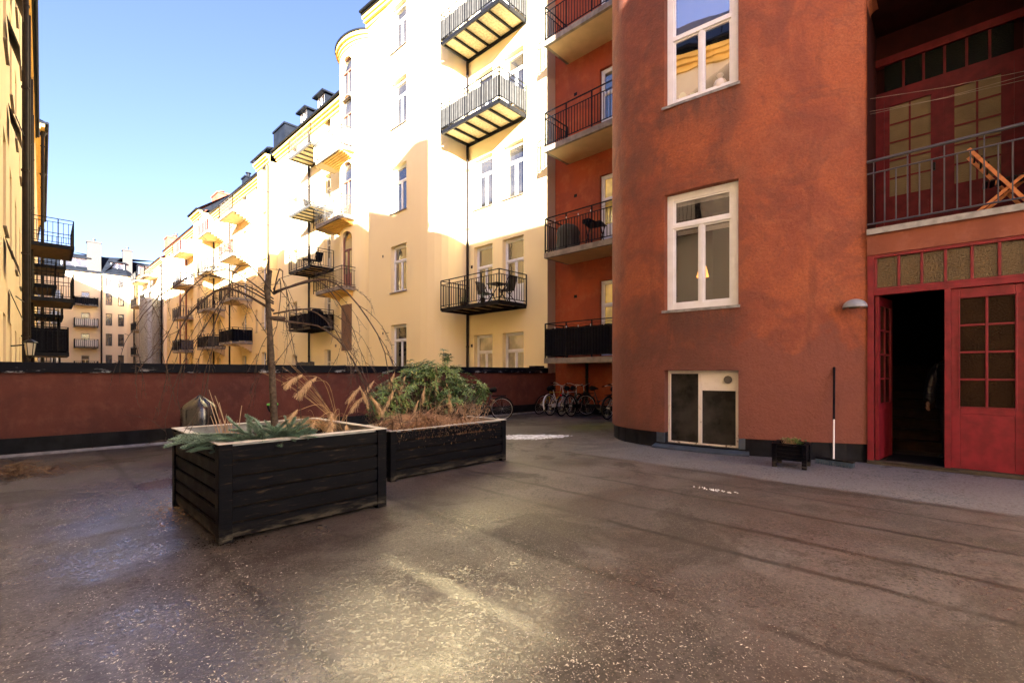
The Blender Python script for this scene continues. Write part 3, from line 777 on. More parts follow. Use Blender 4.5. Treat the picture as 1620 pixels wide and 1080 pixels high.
# hall behind the doors
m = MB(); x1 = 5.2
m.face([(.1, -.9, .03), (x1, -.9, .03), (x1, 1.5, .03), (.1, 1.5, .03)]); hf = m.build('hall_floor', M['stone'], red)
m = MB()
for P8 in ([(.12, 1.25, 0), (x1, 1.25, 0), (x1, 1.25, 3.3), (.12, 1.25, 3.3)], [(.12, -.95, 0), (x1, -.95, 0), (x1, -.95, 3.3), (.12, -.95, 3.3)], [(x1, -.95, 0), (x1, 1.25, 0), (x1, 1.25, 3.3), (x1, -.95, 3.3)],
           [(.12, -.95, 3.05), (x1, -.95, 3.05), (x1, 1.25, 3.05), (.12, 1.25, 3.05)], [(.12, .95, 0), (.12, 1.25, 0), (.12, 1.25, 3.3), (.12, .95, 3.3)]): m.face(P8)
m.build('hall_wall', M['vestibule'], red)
m = MB()
for i in range(9):
    m.box(1.7 + .30 * i, 1.74 + .30 * (i + 1), -.93, 1.24, .03 + .165 * i + .13, .03 + .165 * (i + 1))
    m.box(1.73 + .30 * i, 5.15, -.93, 1.24, .03 + .165 * i, .03 + .165 * i + .13)
m.build('stairs', M['wood_dark'], red)

# big masses of the red building (unseen top and back)
m = MB(); m.face([(0, -1.15, 0), (9, -1.15, 0), (9, -1.15, 18), (0, -1.15, 18)]); m.face([(9, -1.15, 0), (9, 10.3, 0), (9, 10.3, 18), (9, -1.15, 18)])
m.face([(-.7, -1.15, 18), (9, -1.15, 18), (9, 10.3, 18), (-.7, 5.9, 18)]); m.face([(4.35, 10.31, 0), (9, 10.31, 0), (9, 10.31, 18), (4.35, 10.31, 18)])
m.build('rear_wall', M['red_orange'], red)
for ch in [c for c in bpy.data.objects if c.parent == red]: ch.location = ch.location      # (children are already local)

# ================================================================== NEAR YELLOW BUILDING
nb = thing('yellow_building', 'nearest pale yellow apartment building, with stacked steel balconies beside the red building', 'building', (12.67, 10.31, -3.6))
NX, NY, NZ = 12.67, 10.31, -3.6
# plan line from the strip by the red wall, along the back wall, round the corner and along the projecting part
P = [(12.67, 10.31)] + [(12.67, 14.50)]
P += [(12.60, 14.58), (12.42, 14.66), (12.20, 14.76), (11.98, 14.90), (11.78, 15.10), (11.62, 15.36), (11.50, 15.68), (11.43, 16.05), (11.40, 16.5), (11.40, 20.16)]
PS = [0]
for i in range(1, len(P)): PS.append(PS[-1] + math.hypot(P[i][0] - P[i - 1][0], P[i][1] - P[i - 1][1]))
def nbp(s, d):
    i = 0
    while i < len(PS) - 2 and PS[i + 1] < s: i += 1
    a, b = P[i], P[i + 1]; t = (s - PS[i]) / (PS[i + 1] - PS[i]); ln = PS[i + 1] - PS[i]
    nx, ny = (b[1] - a[1]) / ln, -(b[0] - a[0]) / ln
    return (a[0] + (b[0] - a[0]) * t + nx * d - NX, a[1] + (b[1] - a[1]) * t + ny * d - NY)
def T(z): return z - NZ
sEnd = PS[-1]; sR = lambda y: y - 10.31; sL = lambda y: sEnd - (20.16 - y)
FL = [.42, 3.86, 7.30, 10.74, 14.18, 17.6]
HN = []; WN = []
for i, z in enumerate(FL[:-1]):
    for (ya, yb) in ((11.42, 12.50), (13.05, 14.12)):
        if i == 1 or i in (3, 4): hz = (z, z + 2.55)
        else: hz = (z + .62, z + 2.65) if i else (z + .35, z + 2.45)
        if i in (3, 4) and ya < 12: hz = (z + .7, z + 2.6)
        WN.append((sR(ya), sR(yb), hz[0], hz[1], 'D' if hz[0] == z else 'T'))
for z in (-2.1, 1.42, 4.90, 8.40, 12.15, 15.5): WN.append((sL(17.02), sL(18.24), z, z + (2.05 if z < 15 else 2.0), 'T'))
m = MB(); wall(m, nbp, PS, T(-3.6), T(18.3), [(a, b, T(c), T(d)) for a, b, c, d, _ in WN], rev=.30)
for q in ([(.43, 0), (0, 0)], [(-1.27, 9.85), (2.0, 9.85)]):
    m.face([(q[0][0], q[0][1], 0), (q[1][0], q[1][1], 0), (q[1][0], q[1][1], T(18.3)), (q[0][0], q[0][1], T(18.3))])
m.build('wall', M['yellow'], nb)
m = MB(); m.box(.0 + .01, .44, -.02, -.004, T(1.34), T(18)); m.build('corner_strip', M['beige_strip'], nb)
m = MB(); m.face([(9, 0, 0), (9, 9.85, 0), (9, 9.85, T(18)), (9, 0, T(18))]); m.build('rear_wall', M['yellow'], nb)
for a, b, c, d, st in WN: window(nb, nbp, a, b, T(c), T(d), .17, st, 'glass' if c > 1 else 'glass_curtain', 'white', .08, st != 'D', name='window')
for i, z in enumerate(FL):
    if i in (1, 3, 4): balcony(nb, nbp, sR(11.28), sR(14.45), T(z), 1.40, 'steel', 1.05, None if i == 1 else 'grey_fabric', .72, .13, rm='steel')
eaves(nb, nbp, sL(15.2), sEnd + .1, T(18.3), .35, n=1); 
m = MB(); m.face([nbp(PS[k], -.1) + (T(18.32),) for k in range(len(PS))] + [(9, 9.85, T(18.32)), (9, 0, T(18.32))]); m.build('roof', M['roof'], nb)
downpipe(nb, 12.60 - NX, 14.44 - NY, 0, T(18), .055)
m = MB()
for z in (3.0, 6.5, 9.6, 13, 16.4): m.mbox(nbp, sL(18.85), sL(18.93), -.01, 0, T(z + .1), T(z + .21))
for z in (2.4, 5.6): m.mbox(nbp, sR(14.2), sR(14.3), -.01, 0, T(z), T(z + .12))
m.build('wall_vents', M['steel'], nb)

rb = thing('bounce_wall', 'unseen cream wall added beyond the red doors to bounce sunlight into the courtyard', 'building', (8.75, -1.15, 0))  # out of view, added as a pale sunlit reflector for the courtyard
m = MB(); m.box(-.05, 8, -20, -.01, 0, 14); m.build('wall', M['yellow_pale'], rb)

# ================================================================== generic row house
def facadeX(x0, y0): return lambda s, d: (x0 + d - x0, s - y0)
def rowhouse(name, label, x, y0, y1, ztop, wins, mat, bal=(), pos=None, breaks=(), out=.40, en=1, wallrev=.22, sidez=None, roofm='roof', cm='cornice', pitch=.75, rd=3.6, gutters=True):
    b = thing(name, label, 'building', (x, y0, -3.6))
    ps = pos or (lambda s, d: (d, s - y0))
    Z = lambda z: z + 3.6
    m = MB(); wall(m, ps, [y0, y1] + list(breaks), 0, Z(ztop), [(w[0], w[1], Z(w[2]), Z(w[3])) for w in wins], rev=wallrev)
    for s in (y0, y1):
        p, q = ps(s, 0), ps(s, 9)
        m.face([(p[0], p[1], 0), (q[0], q[1], 0), (q[0], q[1], Z(ztop)), (p[0], p[1], Z(ztop))])
    p, q = ps(y0, 9), ps(y1, 9); m.face([(p[0], p[1], 0), (q[0], q[1], 0), (q[0], q[1], Z(ztop)), (p[0], p[1], Z(ztop))])
    for w in wins:
        if len(w) > 6 and w[6] == 'arch': arch_fill(m, ps, w[0], w[1], Z(w[3] - .42), Z(w[3]), .18)
    m.build('wall', mat if not isinstance(mat, str) else M[mat], b)
    for w in wins:
        window(b, ps, w[0], w[1], Z(w[2]), Z(w[3]), .08 if len(w) > 6 and w[6] == 'arch' else .18, w[4], w[5] if len(w) > 5 and w[5] else 'glass_far', w[7] if len(w) > 7 else 'cream', .07, w[4] != 'D', far=True)
    if gutters: eaves(b, ps, y0, y1, Z(ztop), out, en, cm, rd, pitch, roofm=roofm)
    return b, ps, Z

# ---- turret building
TX = 12.95
def tpos(s, d):
    u = (s - 23.6) / 1.75; bl = .95 * (max(0, 1 - u * u)) ** .5 if abs(u) < 1 else 0
    if abs(u) < 1: nx, ny = (1, 0) if abs(u) < .15 else Vector((.95 * math.sqrt(1 - u * u) , -u * .9)).normalized()
    else: nx, ny = 1, 0
    return (-bl + d * nx, s - 20.16 + d * ny * .6)
tw = []
for i, z in enumerate((5.87, 9.55, 13.1)): tw.append((23.02, 24.12, z, z + 3.05, 'D', 'glass', 'arch', 'pinkpaint'))
tw.append((23.02, 24.12, 16.0, 18.2, 'T', 'glass', 'arch', 'pinkpaint')); 
for z in (.45, 4.05, 7.6, 11.12, 14.7):
    tw.append((27.35, 28.2, z, z + 2.35, 'D' if z > 1 else 'T'))
    tw.append((32.3, 33.1, z + .75, z + 2.15, 'I'))
    tw.append((25.35, 25.9, z + .6, z + 2.1, 'T'))
br = [23.6 + 1.75 * math.sin(R(a)) for a in range(-90, 91, 9)]
tb, tp, Z = rowhouse('yellow_building', 'pale yellow apartment building with a rounded turret and two stacks of balconies', TX, 20.16, 35.8, 17.35, tw, 'yellow', pos=tpos, breaks=br, gutters=False)
eaves(tb, tpos, 25.35, 35.8, Z(17.35), .40, 1)
# shutter in the lowest turret opening
m = MB()
for i in range(4): m.mbox(tpos, 23.03 + i * .27, 23.03 + i * .27 + .262, -.03, .0, Z(2.55), Z(5.0))
for z in (3.2, 4.3): m.mbox(tpos, 23.03, 24.10, -.045, -.03, Z(z), Z(z + .05))
m.build('shutter', plain('brown_shutter', (.16, .085, .05), .7, .15, 20), tb)
# turret top above the eaves
m = MB(); n = 16; arc = [(23.6 + 1.75 * math.sin(R(-90 + 180 * i / n))) for i in range(n + 1)]
S2 = arc; wall(m, tpos, S2, Z(17.35), Z(19.1), [(23.02, 24.12, Z(16.0), Z(18.2))], rev=.22)
m.build('turret_wall', M['yellow'], tb)
m = MB()
for i in range(n):
    for (o_, a, b_) in ((.06, 18.55, 18.70), (.13, 18.70, 18.86), (.24, 18.86, 19.04)): m.mbox(tpos, arc[i], arc[i + 1], -o_, .02, Z(a), Z(b_) - .002)
m.build('turret_cornice', M['cornice'], tb)
m = MB()
for i in range(n):
    m.mbox(tpos, arc[i], arc[i + 1], -.30, .02, Z(19.04), Z(19.12))
    p, q = tpos(arc[i], -.30), tpos(arc[i + 1], -.30); c = (1.1, 3.44, Z(19.75)); m.face([(p[0], p[1], Z(19.125)), (q[0], q[1], Z(19.125)), c])
m.build('turret_roof', M['roof'], tb)
for i, z in enumerate((5.87, 9.55, 13.1)):
    balcony(tb, lambda s, d: (-.35 + d, s - 20.16), 22.75, 26.15, Z(z), 1.25, 'slab', 1.0, 'white_fabric' if i == 2 else None, .80, .14, rm='steel' if i == 0 else 'steel_grey', slabm='concrete', z_th=.20, bracket=False, cut=.35, top2=True)
for z in (5.87, 9.55, 13.1):
    m = MB()
    for i in range(16):
        o0 = (1 - math.sin(math.pi / 2 * (i + .5) / 16)); m.mbox(lambda s, d: (d - .35 - .35 * o0, s - 20.16), 22.95, 25.2 - .5 * (1 - o0), -.85 * o0, .3, Z(z - .205 - .045 * (i + 1)), Z(z - .205 - .045 * i))
    m.build('bracket', M['cornice'], tb)
for i, z in enumerate((4.05, 7.6, 11.12, 14.7)):
    balcony(tb, lambda s, d: (d, s - 20.16), 26.95, 30.0, Z(z), 1.40, 'steel', 1.05, 'black_fabric' if i == 0 else None, .7, .16, rm='steel' if i < 2 else 'steel_grey')
downpipe(tb, -.30, 21.75 - 20.16, 0, Z(17.2), .07, 'pipe', True); downpipe(tb, -.08, 30.25 - 20.16, 0, Z(16.9), .06, 'pipe', True)
# dormers and roof rail
for yc in (29.0, 31.6):
    d_ = MB(); y = yc - 20.16; z = Z(17.35)
    d_.box(.15, 2.2, y - .55, y - .50, z, z + 1.45); d_.box(.15, 2.2, y + .50, y + .55, z, z + 1.45); d_.box(-.1, 2.2, y - .72, y + .72, z + 1.45, z + 1.55)
    o = d_.build('dormer', M['roof'], tb); window(tb, lambda s, d, y=y: (.15 + d, s), y - .50, y + .50, z + .25, z + 1.44, .02, 'M', 'glass', 'white', .06, False, far=True, name='dormer_window')
m = MB()
for i in range(9): m.tube([(.9, 5.2 + .22 * i, Z(17.8)), (.9, 5.2 + .22 * i, Z(19.3))], .012, 5)
for z in (18.3, 19.3): m.tube([(.9, 5.2, Z(z)), (.9, 6.96, Z(z))], .018, 6)
m.build('roof_railing', M['steel_grey'], tb)
m = MB()
for z in (2.9, 6.6, 10.1, 13.6): m.box(-.03, 0, 26.6 - 20.16, 26.75 - 20.16, Z(z), Z(z + .15))
m.build('wall_vents', M['concrete'], tb)

# ---- third building: projecting bays, balconies in the recess
dw_ = []
DZ = (.4, 3.85, 7.3, 10.75, 14.2)
for z in DZ:
    dw_ += [(36.6, 37.5, z + .7, z + 2.5, 'T', 'glass_far', '', 'white'), (39.4, 40.2, z + .7, z + 2.5, 'T'), (42.4, 43.4, z, z + 2.4, 'T', 'glass_far', '', 'white'), (46.0, 46.9, z, z + 2.4, 'T'), (49.6, 50.6, z, z + 2.4, 'T'), (52.9, 53.7, z + .7, z + 2.4, 'T', 'glass_far', '', 'white')]
def dpos(s, d):
    # two shallow projecting bays
    off = 0
    if 35.8 <= s < 38.4: off = -.45
    elif 38.4 <= s < 38.6: off = -.45 + .45 * (s - 38.4) / .2
    elif 51.6 < s <= 51.8: off = -.9 * (s - 51.6) / .2
    elif s > 51.8: off = -.9
    return (off + d, s - 35.8)
db, dp, Z = rowhouse('yellow_building', 'yellow apartment building beyond the turret, with pink and flowered balconies', 12.9, 35.8, 55.2, 16.6, dw_, 'yellow_deep', pos=dpos, breaks=(38.4, 38.6, 51.6, 51.8), gutters=False)
eaves(db, dpos, 35.8, 38.4, Z(17.2), .4, 1); eaves(db, dpos, 38.6, 51.6, Z(16.6), .4, 1); eaves(db, dpos, 51.8, 55.2, Z(16.9), .45, 1)
m = MB()
for z0, z1 in ((2.9, 3.6), (6.4, 7.05), (9.8, 10.5)): m.mbox(dpos, 43.7, 48.9, -.02, .0, Z(z0 - 2.4), Z(z1))
for (a, b) in ((43.7, 45.9), (47.0, 49.5)):
    for i in range(12): s = a + (b - a) * i / 12; m.mbox(dpos, s, s + .04, -.03, -.002, 0, Z(14))
m.build('board_cladding', M['yellow_deep'], db)
sc4 = [('black_fabric', None, None, None), ('steel', None, None, 'pink_fabric')]
for i, z in enumerate(DZ[1:]):
    balcony(db, dpos, 40.9, 44.5, Z(z), 1.45, 'slab', 1.1, 'black_fabric' if i == 0 else None, .85, .2, rm='steel' if i < 2 else 'steel_grey', railt=.025, bracket=True, z_th=.2)
    balcony(db, dpos, 48.0, 51.4, Z(z - .15), 1.45, 'slab', 1.1, 'pink_fabric' if i == 3 else ('grey_fabric' if i == 0 else None), .85, .2, rm='steel' if i < 2 else 'steel_grey', railt=.025, bracket=True, z_th=.2)
for y, mt in ((38.75, 'pipe'), (36.0, 'pipe'), (46.6, 'pipe'), (51.5, 'pipe')):
    x, yy = dpos(y, -.08); downpipe(db, x, yy, 0, Z(16.4), .06, mt, y in (38.75,))
chimney(db, 2.6, 4.5, Z(17), Z(21.4), .8, 1.2, 'roof'); chimney(db, 2.4, 8.0, Z(17), Z(20.6), .6, 1.0, 'roof'); chimney(db, 2.0, 12.6, Z(17), Z(19.6), .4, .5, 'roof')

# ---- fourth building, red roof
EZ = (.3, 3.75, 7.2, 10.65, 14.1)
ew = []
for z in EZ: ew += [(56.0, 56.9, z + .6, z + 2.3, 'I'), (59.6, 60.5, z, z + 2.3, 'T'), (62.6, 63.4, z + .4, z + 2.3, 'T'), (66.4, 67.2, z + .6, z + 2.4, 'I'), (70.5, 71.3, z + .8, z + 2.3, 'T')]
eb, ep, Z = rowhouse('yellow_building', 'distant yellow apartment building with a red roof and one striped balcony screen', 12.9, 55.2, 72.5, 16.7, ew, 'yellow_deep', roofm='roof_red')
stripe = NT('striped_screen'); xx, yy, zz = stripe.sep(); stm = stripe.mapr(stripe.math('SINE', stripe.math('MULTIPLY', yy, 18)), -.1, .1)
M['stripe'] = stripe.fin(stripe.mix(stm, (.7, .66, .6), (.05, .05, .07)), .8)
for i, z in enumerate(EZ):
    balcony(eb, ep, 58.0, 61.6, Z(z), 1.45, 'slab', 1.1, [None, 'stripe', None, 'white_fabric', 'pink_fabric'][i], .95, .22, rm='steel' if i < 2 else 'steel_grey', railt=.03, z_th=.22)
for y in (57.4, 62.2, 65.0): downpipe(eb, -.08, y - 55.2, 0, Z(16.4), .08, 'pinkpaint')
chimney(eb, 2.2, 9, Z(17.5), Z(20.2), .7, 1.1, 'roof_red'); chimney(eb, 2.4, 3, Z(17.5), Z(20.6), .7, 1.1, 'roof_red')
# ---- fifth building up to the corner
fw_ = []
for z in EZ: fw_ += [(74.4, 75.3, z + .5, z + 2.3, 'I'), (79.5, 80.6, z, z + 2.3, 'T'), (84.0, 85, z + .4, z + 2.3, 'T')]
fb, fp, Z = rowhouse('yellow_building', 'farthest pale building of the right-hand row, with round steel tower and red attic', 12.6, 72.5, 90, 15.9, fw_, 'yellow_pale', roofm='roof_red')
for i, z in enumerate(EZ[1:] ):
    balcony(fb, fp, 75.8, 79.0, Z(z), 1.5, 'slab', 1.1, None, .95, .25, rm='steel_grey' if i > 1 else 'steel', railt=.035, z_th=.22)
    balcony(fb, fp, 82.2, 86.4, Z(z + .2), 1.5, 'slab', 1.1, None, .95, .25, rm='steel_grey' if i > 1 else 'steel', railt=.035, z_th=.22)
m = MB(); m.lathe([(1.1, 0), (1.1, Z(10.6)), (.2, Z(10.9))], (-1.2, 1.2, 0), 16); m.build('steel_tower', M['zinc'], fb)
for y in (73.4, 81): downpipe(fb, -.08, y - 72.5, 0, Z(15.6), .09, 'pipe')
chimney(fb, 1.6, 2.2, Z(15.9), Z(18.9), 1.0, .9, 'roof_red'); chimney(fb, 2.6, 7, Z(16), Z(20.3), .5, .6, 'steel_grey')

# ================================================================== END BUILDING ACROSS THE STREET
ey = 90
end = thing('end_building', 'pale apartment building across the end of the street, dark mansard roof and tall chimneys', 'building', (0, ey, -3.6))
EP = [(-4, 90), (8.2, 90), (8.35, 89.7), (11.1, 89.7), (11.9, 90.1), (12.4, 91.0), (15.5, 91.0)]
ES = [0]
for i in range(1, len(EP)): ES.append(ES[-1] + math.hypot(EP[i][0] - EP[i - 1][0], EP[i][1] - EP[i - 1][1]))
def epos(s, d):
    i = 0
    while i < len(ES) - 2 and ES[i + 1] < s: i += 1
    a, b = EP[i], EP[i + 1]; ln = ES[i + 1] - ES[i]; t = (s - ES[i]) / ln
    nx, ny = -(b[1] - a[1]) / ln, (b[0] - a[0]) / ln
    return (a[0] + (b[0] - a[0]) * t + nx * d, a[1] + (b[1] - a[1]) * t + ny * d - ey)
sx = lambda x: x + 4
Z = lambda z: z + 3.6
W = []
for z in (-1.2, 1.9, 5.0, 7.95, 10.95, 13.6):
    hh = 1.75 if z < 13 else 1.35
    for a, b in ((8.78, 9.5), (10.15, 10.85)): W.append((sx(a) + .1, sx(b) + .1, z + .35, z + .35 + hh, 'T'))
    if z < 13:
        for a, b in ((3.0, 4.0), (6.05, 7.0), (1.0, 2.0)): W.append((sx(a), sx(b), z + .1, z + 2.0, 'T'))
for z in (-1.2, 1.9, 5.0, 7.95, 10.95, 13.6): W.append((ES[5] + .35, ES[5] + 1.5, z + .2, z + 2.0 if z < 13 else z + 1.6, 'T'))
m = MB(); wall(m, epos, ES, 0, Z(15.9), [(a, b, Z(c), Z(d)) for a, b, c, d, _ in W], rev=.2)
m.build('wall', M['yellow_pale'], end)
for a, b, c, d, st in W: window(end, epos, a, b, Z(c), Z(d), .15, st, 'glass_far', 'steel_grey' if a > sx(8) else 'cream', .09, True, far=True)
r = MB()
for i in range(len(EP) - 1):
    a, b = ES[i], ES[i + 1]
    for (z0, z1, d0, d1) in ((15.75, 16.0, -.3, .1),): r.mbox(epos, a, b, d0, d1, Z(z0), Z(z1))
    p, q, p2, q2 = epos(a, .2), epos(b, .2), epos(a, 2.4), epos(b, 2.4); r.face([(p[0], p[1], Z(16)), (q[0], q[1], Z(16)), (q2[0], q2[1] + .0, Z(18.6)), (p2[0], p2[1], Z(18.6))])
    p3, q3 = epos(a, 8), epos(b, 8); r.face([(p2[0], p2[1], Z(18.6)), (q2[0], q2[1], Z(18.6)), (q3[0], q3[1], Z(19.3)), (p3[0], p3[1], Z(19.3))])
r.build('roof', M['roof'], end)
for a, b in ((4.0, 7.0), (9.3, 10.9), (12.6, 14.6)):
    window(end, lambda s, d: (s, .6 + d), a, b, Z(16.3), Z(17.7), .02, 'M', 'glass', 'white', .1, False, far=True, name='dormer_window')
    m = MB(); m.box(a - .2, b + .2, .3, 3, Z(17.7), Z(17.9)); m.box(a - .15, a - .02, .6, 3, Z(16), Z(17.7)); m.box(b + .02, b + .15, .6, 3, Z(16), Z(17.7)); m.build('dormer', M['roof'], end)
chimney(end, 7.5, -.0 + .9, Z(15.9), Z(20.2), .75, .6, 'steel_grey'); chimney(end, 11.3, 1.2, Z(15.9), Z(19.8), .55, .5, 'steel_grey')
for i, z in enumerate((1.95, 5.05, 8.0, 11.0)):
    balcony(end, epos, sx(5.3), sx(7.8), Z(z), 1.3, 'slab', 1.1, ['black_fabric', 'white_fabric', 'white_fabric', 'black_fabric'][i] if i else None, .9, .2, rm='steel', railt=.04, slabm='steel_grey')
for x, zt in ((8.2, 15.6), (11.9, 15.6), (3.3, 13)): downpipe(end, x, -.45, 0, Z(zt), .09)

# ================================================================== LEFT BUILDING ROW
lf = thing('left_building', 'yellow building along the left edge with dark downpipes and a lantern on its wall', 'building', (-.25, 11, -3.6))
K = .0245
LX = lambda y: -.25 + K * (y - 11)
lpos = lambda s, d: (K * (s - 11) - d, s - 11)
LW = []
for z in (.6, 4.1, 7.6, 11.1):
    for y in (-8, -5, 5.5, 8.2, 12.9, 15.4, 18.2, 21.6, 25, 28.5, 32, 35): LW.append((y, y + 1.0, z, z + 1.9, 'T'))
m = MB(); br = arange(-12, 37.5, 4)
wall(m, lpos, br, 0, Z(14.55), [(a, b, Z(c), Z(d)) for a, b, c, d, _ in LW if a > 2], rev=.16) if False else None
m2 = MB()
for (a, b, zt) in ((-15.0, -8.0, 11.8), (-8.0, 1.0, 12.9), (1.0, 10.98, 14.7), (10.98, 37.5, 14.7)):
    if 1 <= a < 10: zt = 12.6
    if a < 0: zt = min(zt, 12.3)
    wall(m if b > 11 else m2, lpos, [a, b], 0, Z(zt), [(w[0], w[1], Z(w[2]), Z(w[3])) for w in LW if a < w[0] < b and w[3] < zt], rev=.16)
p, q = lpos(37.5, 0), lpos(37.5, 9); m3 = MB(); m3.face([(p[0], p[1], 0), (q[0], q[1], 0), (q[0], q[1], Z(14.7)), (p[0], p[1], Z(14.7))]); m3.build('gable_wall', M['yellow_left'], lf)
p, q = lpos(-15.0, 0), lpos(-15.0, 9); m3 = MB(); m3.face([(p[0], p[1], 0), (q[0], q[1], 0), (q[0], q[1], Z(11.8)), (p[0], p[1], Z(11.8))]); m3.build('gable_wall', M['yellow_left'], lf)  # unseen end, stopped short so sun gets past to bounce into the courtyard
m.build('wall', M['yellow_left'], lf); m2.build('courtyard_wall', stucco('courtyard_render', (.72, .62, .50), (.62, .53, .42), None, 30, .25, .3), lf)
for a, b, c, d, st in LW:
    if d < (11.8 if a < 1 else (12.6 if a < 10.9 else 14.7)) and a > -14: window(lf, lpos, a, b, Z(c), Z(d), .08, st, 'glass', 'cream', .08, True, far=True)
eaves(lf, lpos, 11.0, 37.5, Z(14.7), .30, 1, pitch=.22, rd=7)
eaves(lf, lpos, 1.0, 10.98, Z(12.6), .40, 1, pitch=.86, rd=4.6)
eaves(lf, lpos, -8, 1.0, Z(12.3), .40, 1, pitch=.42, rd=4)
eaves(lf, lpos, -15.0, -8, Z(11.8), .30, 1, pitch=.22, rd=7)
m = MB()
for y, h_ in ((-.05, 1.75), (9.5, 1.2), (17, 1.6)): m.box(-2.2, -1.0, y - 11.4, y - 10.4, Z(12.3), Z(14.9 + h_))
m.build('chimney', M['concrete'], lf)
m = MB()                                                     # railing along the eaves, seen in window reflections
for i in range(25): y = -8.5 + .8 * i; m.bar((K * (y) - .3, y, Z(12.4)), (K * y - .3, y, Z(13.5)), .03)
for y0_, y1_, z in ((-8.5, 10.7, 13.1), (-8.5, 10.7, 13.5)): m.bar((K * y0_ - .3, y0_, Z(z)), (K * y1_ - .3, y1_, Z(z)), .04)
m.build('roof_railing', M['steel'], lf)
for y, r_ in ((19.6, .075), (24.3, .06), (29.5, .07), (33.5, .06)):
    x, yy = lpos(y, -.17); downpipe(lf, x, yy, 0, Z(14.4), r_)
AW = plain('brown_awning', (.045, .03, .022), .7)
for y, z in ((13.0, 3.9), (14.6, 3.1), (13.6, 8.4), (14.2, 6.9), (16.0, 12.6), (15.4, 10.4)):
    m = MB(); a = lpos(y, -.02); b = lpos(y + 1.0, -.02); c = lpos(y + 1.0, -.20); d = lpos(y, -.20)
    m.hexa([(a[0], a[1], Z(z)), (b[0], b[1], Z(z)), (c[0], c[1], Z(z - .55)), (d[0], d[1], Z(z - .55)), (a[0], a[1], Z(z + .04)), (b[0], b[1], Z(z + .04)), (c[0], c[1], Z(z - .51)), (d[0], d[1], Z(z - .51))]); m.build('awning', AW, lf)
for z in (3.4, 8.2): 
    m = MB(); a = lpos(18.2, -.02); b = lpos(19.6, -.15); m.bar((a[0], a[1], Z(z)), (b[0], b[1], Z(z)), .02); m.build('pipe_tie', M['steel'], lf)
# the short wall end at the edge of the picture
m = MB(); m.box(-.4, .0, -.02, -.004, Z(1.62), Z(14.6)); e1 = m.build('end_face', M['beige_strip'], lf)
m = MB(); m.box(-.40, .012, -.10, -.02, Z(.26), Z(1.5)); m.build('white_pier', M['white'], lf)
m = MB(); m.box(-.40, .045, -.14, .0, Z(1.5), Z(1.6)); m.build('pier_cap', M['plinth'], lf)
# second left building with its stack of balconies
l2b = thing('left_building', 'second building of the left row carrying a tall stack of dark balconies', 'building', (.62, 37.5, -3.6))
l2 = lambda s, d: (K * (s - 37.5) - d, s - 37.5)
m = MB(); wall(m, l2, [37.5, 62], 0, Z(15.6), [], rev=.1); m.face([(0, 0, 0), (-9, 0, 0), (-9, 0, Z(15.6)), (0, 0, Z(15.6))]); m.face([(.6, 24.5, 0), (-9, 24.5, 0), (-9, 24.5, Z(15.6)), (.6, 24.5, Z(15.6))]); m.build('wall', M['yellow_left'], l2b)
eaves(l2b, l2, 37.5, 62, Z(15.6), .45, 1, pitch=.3)
for s in (38.2, 46): x, yy = l2(s, -.3); downpipe(l2b, x, yy, 0, Z(14.9), .08, 'pipe', True)
l3 = thing('left_building', 'farthest building of the left row, mostly hidden behind dark balconies', 'building', (1.1, 62, -3.6))
m = MB(); m.box(-9, 0, 0, 27, 0, Z(16)); m.build('wall', M['yellow_left'], l3)
m = MB(); m.box(-9, .4, -.1, 27, Z(16.002), Z(16.3)); m.build('roof', M['roof'], l3)
for i, (y, z, dp_) in enumerate(((28.3, 6.95, 1.62), (34.0, 6.95, 1.50), (28.3, 4.62, 1.62), (31.6, 5.6, 1.1), (34.0, 4.4, 1.40), (31.6, 3.3, 1.2), (34.2, 3.0, 1.3), (28.3, 2.25, 1.45), (34.0, 1.9, 1.30))):
    balcony(lf, lpos, y, y + 3.0, Z(z), dp_ - .1, 'slab', 1.1, 'black_fabric' if i in (7,) else None, .95, .16, rm='steel', railt=.02, slabm='steel', top2=True, soff='brown_soffit')
balcony(lf, lpos, 4.7, 7.8, Z(6.4), .9, 'slab', 1.1, None, .9, .14, rm='steel', slabm='steel', soff='brown_soffit')
# lantern on the left wall
ln = MB(); ln.bar((0, 0, .0), (.30, 0, .05), .03); ln.lathe([(.02, .42), (.12, .36), (.14, .34), (.02, .34)], (.30, 0, -.25), 6)
for k in range(6): t = k * math.pi / 3; ln.bar((.30 + .11 * math.cos(t), .11 * math.sin(t), .09), (.30 + .07 * math.cos(t), .07 * math.sin(t), -.20), .015)
ln.lathe([(.075, -.20), (.075, -.22), (.02, -.26)], (.30, 0, 0), 6)
lo = thing('wall_lantern', 'black glazed lantern on a bracket on the left yellow wall, above the parapet', 'lantern', (LX(15.2) + .02, 15.2, 1.95))
ln.build('lantern_frame', M['steel'], lo)
gg = MB(); gg.lathe([(.10, .08), (.065, -.19)], (.30, 0, 0), 6); gg.build('lantern_glass', M['cream'], lo)

